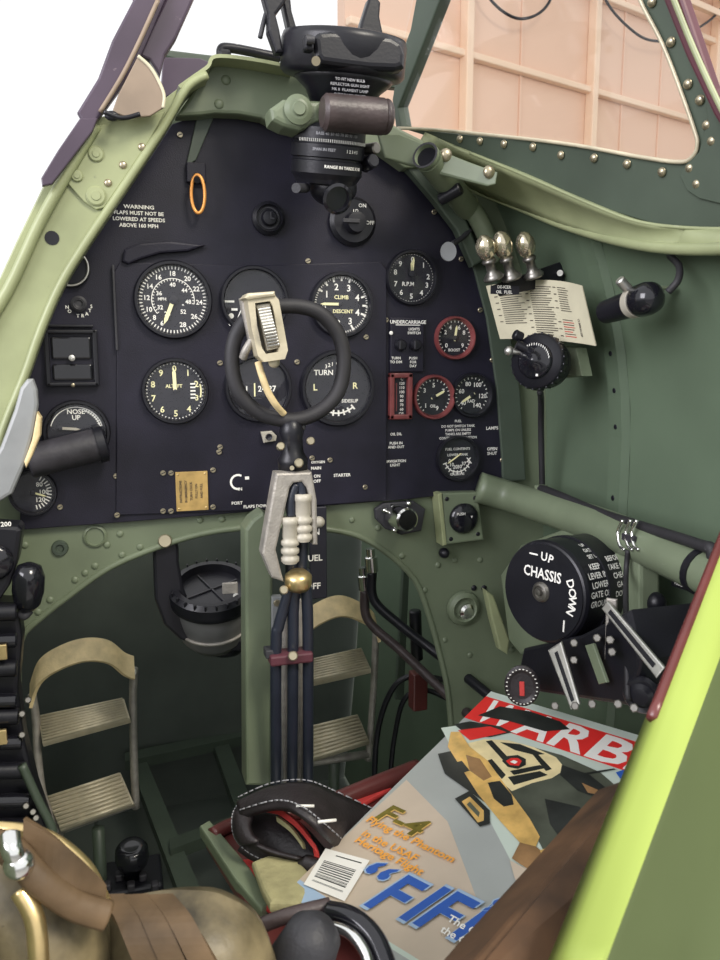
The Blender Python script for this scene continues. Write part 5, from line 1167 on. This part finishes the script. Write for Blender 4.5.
for k_, s_ in enumerate((q, q2_, q3)): s_.build('stitching', ub_)
q = MB()
for a_, b_ in (((296, 806), (314, 806)), ((318, 822), (336, 820))):
    p = PZ(*a_, .863); p2 = PZ(*b_, .861); q.tube([p, p2], .0012, 'white', 6, 0)
q.build('staple', root)
q = MB(); sheet2(q, [PZ(240, 806, .828), PZ(265, 804, .830), PZ(300, 822, .826), PZ(335, 860, .812)], [PZ(242, 838, .812), PZ(258, 852, .808), PZ(285, 866, .804), PZ(320, 880, .801)], .002, 'leather'); q.build('inner_face', root)
q = MB(); q.ribbon([PZ(262, 808, .836), PZ(280, 812, .836), PZ(298, 825, .834), (PZ(312, 843, .828)), PZ(318, 860, .818)], (.0, -.004, -.004), .004, 'red_cloth'); q.build('red_lining', root)
q = MB(); q.ribbon([PZ(278, 819, .834), PZ(292, 830, .832), PZ(304, 846, .826)], (.0, -.003, -.003), .004, 'canvas'); q.build('canvas_lining', root)

# ================================================================== SILL AND WOOD AT LOWER RIGHT
def slab(A0, A1, Bw, m, th, name, lab, cat, bev=.003, kind=None):
    pass
# rolled edge of the sill: band up and inboard painted as lit, broad flank outboard painted as shaded
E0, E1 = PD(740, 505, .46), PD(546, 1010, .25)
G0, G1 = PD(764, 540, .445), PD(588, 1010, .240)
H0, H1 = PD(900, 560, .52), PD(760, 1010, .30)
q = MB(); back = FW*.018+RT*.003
n_ = 12
sec = []
for i in range(7):
    t = i/6; sec.append((E0.lerp(G0, t)-FW*.004*sin(pi*t), E1.lerp(G1, t)-FW*.003*sin(pi*t)))
sec += [(G0.lerp(H0, .04), G1.lerp(H1, .04)), (G0.lerp(H0, .5)+FW*.01, G1.lerp(H1, .5)+FW*.015), (H0, H1)]
vs = []; fs = []
for a_, b_ in sec:
    for k in range(n_+1): vs.append(a_.lerp(b_, k/n_))
for a_, b_ in sec:
    for k in range(n_+1): vs.append(a_.lerp(b_, k/n_)+back)
r = n_+1; S2 = len(sec)*r
for i in range(len(sec)-1):
    for k in range(n_): fs.append((i*r+k, i*r+k+1, (i+1)*r+k+1, (i+1)*r+k)); fs.append((S2+i*r+k, S2+(i+1)*r+k, S2+(i+1)*r+k+1, S2+i*r+k+1))
for k in range(n_): fs.append((k, S2+k, S2+k+1, k+1)); e_ = (len(sec)-1)*r; fs.append((e_+k, e_+k+1, S2+e_+k+1, S2+e_+k))
for i in range(len(sec)-1): fs.append((i*r, (i+1)*r, S2+(i+1)*r, S2+i*r)); fs.append((i*r+n_, S2+i*r+n_, S2+(i+1)*r+n_, (i+1)*r+n_))
kf = 6*n_*2
q.raw(vs, fs[:kf]+fs[(len(sec)-1)*n_*2:], 'green_lit', True); sill = tag(q.build('cockpit_sill'), 'yellow-green rolled cockpit sill across the lower right corner', 'sill')
q = MB(); q.raw(vs, fs[kf:(len(sec)-1)*n_*2], 'green_shaded', True); q.build('outer_skin', sill)
q = MB(); q.tube([E0.lerp(E1, t)+FW*.004-RT*.0005 for t in (0, .3, .58)], .0028, 'bakelite', 8, 6); q.build('edge_strip', sill)
q = MB(); q.prism([PD(622, 790, .385), PD(630, 781, .39), PD(660, 770, .40), PD(690, 800, .38), PD(640, 1010, .29), PD(436, 1010, .262), PD(484, 950, .29), PD(560, 862, .34)], V((.002, .03, -.022)), 'wood', .002)
tag(q.build('wooden_board'), 'worn brown wooden board between the magazine and the green sill', 'board')

# ================================================================== LOWER LEFT LEATHER GEAR
d0 = .36
def Z_(x, y, d=d0): return PD(x, y, d)
root = thing('leather_pouch', 'tan leather pouch with gilt piping and a shiny buckle at the bottom left corner', 'pouch', Z_(20, 960))
def blob(pts_top, pts_bot, depth, m, nm, bulge=.03):
    """soft cushion lofted between two outlines, bulging towards the viewer side"""
    a = spline(pts_top, 5); b_ = spline(pts_bot, 5); N = len(a); K_ = 10; vs = []; fs = []
    for sgn in (1, -1):
        for i in range(N):
            for j in range(K_+1):
                p = a[i].lerp(b_[i], j/K_); u = sin(pi*min(max(i/(N-1), 0), 1))**.5; v_ = sin(pi*j/K_)**.6
                vs.append(p-FW*(sgn*bulge*u*v_))
    r = K_+1
    for s0_ in (0, N*r):
        for i in range(N-1):
            for j in range(K_): fs.append(tuple(s0_+k for k in (i*r+j, (i+1)*r+j, (i+1)*r+j+1, i*r+j+1)))
    q = MB(); q.raw(vs, fs, m, True); return q
blob([Z_(-60, 820), Z_(0, 824), Z_(50, 840), Z_(100, 905), Z_(112, 1010)], [Z_(-60, 1010), Z_(-20, 1010), Z_(30, 1010), Z_(60, 1010), Z_(90, 1010)], 0, 'khaki', 'body').build('body', root)
q = MB(); q.tube([Z_(-30, 838, .325), Z_(10, 850, .325), Z_(40, 880, .325), Z_(75, 905, .33), Z_(108, 916, .335)], .006, 'leather_tan', 10, 8, flat=.6); q.tube([Z_(20, 890, .325), Z_(36, 925, .322), Z_(40, 1000, .32)], .004, 'brass', 10); q.tube([Z_(-30, 827, .345), Z_(40, 834, .345), Z_(85, 865, .35), Z_(106, 905, .352)], .003, 'brass', 8)
q.build('piping', root)
q = MB(); q.ribbon([Z_(24, 838, .33), Z_(60, 862, .33), Z_(96, 895, .338), Z_(104, 905, .34)], FW*.002+UP*.016, .003, 'leather_tan'); q.build('flap', root)
q = MB(); q.tube([Z_(10, 836, .318), Z_(12, 850, .314), Z_(19, 862, .316)], .0042, 'chrome', 12); q.ball(Z_(19, 864, .316), .006, 'chrome'); q.build('buckle', root)
root = thing('padded_cushion', 'rounded khaki cushion with brown leather bands at the bottom left', 'cushion', Z_(190, 960, .38))
blob([Z_(100, 905, .38), Z_(150, 892, .38), Z_(190, 890, .38), Z_(225, 896, .38), Z_(262, 925, .38), Z_(290, 1010, .38)], [Z_(100, 1010, .38), Z_(140, 1010, .38), Z_(170, 1010, .38), Z_(200, 1010, .38), Z_(230, 1010, .38), Z_(270, 1010, .38)], 0, 'khaki', 'body', .03).build('body', root)
for k_, (x0, x1) in enumerate(((112, 150), (136, 176), (160, 205))):
    q = MB(); q.ribbon([Z_(x0, 898, .358), Z_((x0+x1)/2, 925, .343), Z_(x1, 965, .338), Z_(x1+25, 1010, .34)], RT*.011+FW*.001, .004, 'leather_tan'); q.build('leather_band', root)
root = thing('harness_knob', 'blurred grey-black round knob at the bottom edge left of the magazine', 'knob', Z_(305, 960, .40))
q = MB(); q.round_lathe(Z_(290, 985, .40), Z_(322, 918, .39)-Z_(290, 985, .40), [(0, 0), (.015, 0), (.017, .010), (.015, .024), (.0135, .034), (.008, .040), (0, .042)], 'grey_rubber', 28); q.build('knob', root)
q = MB(); q.tube([Z_(330, 912, .42), Z_(352, 918, .41), Z_(375, 940, .40), Z_(392, 985, .385)], .0055, 'black_gloss', 12); q.tube([Z_(322, 925, .41), Z_(348, 932, .40), Z_(366, 955, .39), Z_(372, 990, .38)], .003, 'chrome', 8); q.build('tube', root)
q = MB(); q.tube([Z_(262, 925, .42), Z_(290, 915, .42), Z_(330, 905, .425)], .004, 'leather_brown', 10); q.build('strap_end', root)

# ================================================================== LIGHT
wd2 = bpy.data.worlds.new('world'); SC.world = wd2; wd2.use_nodes = True
bg = wd2.node_tree.nodes['Background']; bg.inputs['Color'].default_value = (.98, .99, 1, 1); bg.inputs['Strength'].default_value = 1.15
def area(name, loc, tgt, size, power, col):
    ld = bpy.data.lights.new(name, 'AREA'); ld.shape = 'RECTANGLE'; ld.size = size[0]; ld.size_y = size[1]; ld.energy = power; ld.color = col
    o = bpy.data.objects.new(name, ld); COL.objects.link(o); o.location = loc; o.rotation_euler = (V(tgt)-V(loc)).to_track_quat('-Z', 'Y').to_euler(); return o
area('highlight_fill', (1.6, -3.0, 4.2), (.2, 0, 1), (1.2, 1.2), 160, (1, .93, .8))  # unseen warm area light, added to give the fittings highlights
area('hangar_door_light', (-3.5, -2.2, 2.6), (.2, .2, .8), (2.5, 2.5), 200, (.95, .93, 1))

for o in bpy.data.objects:
    if '_o' in o.keys(): del o['_o']
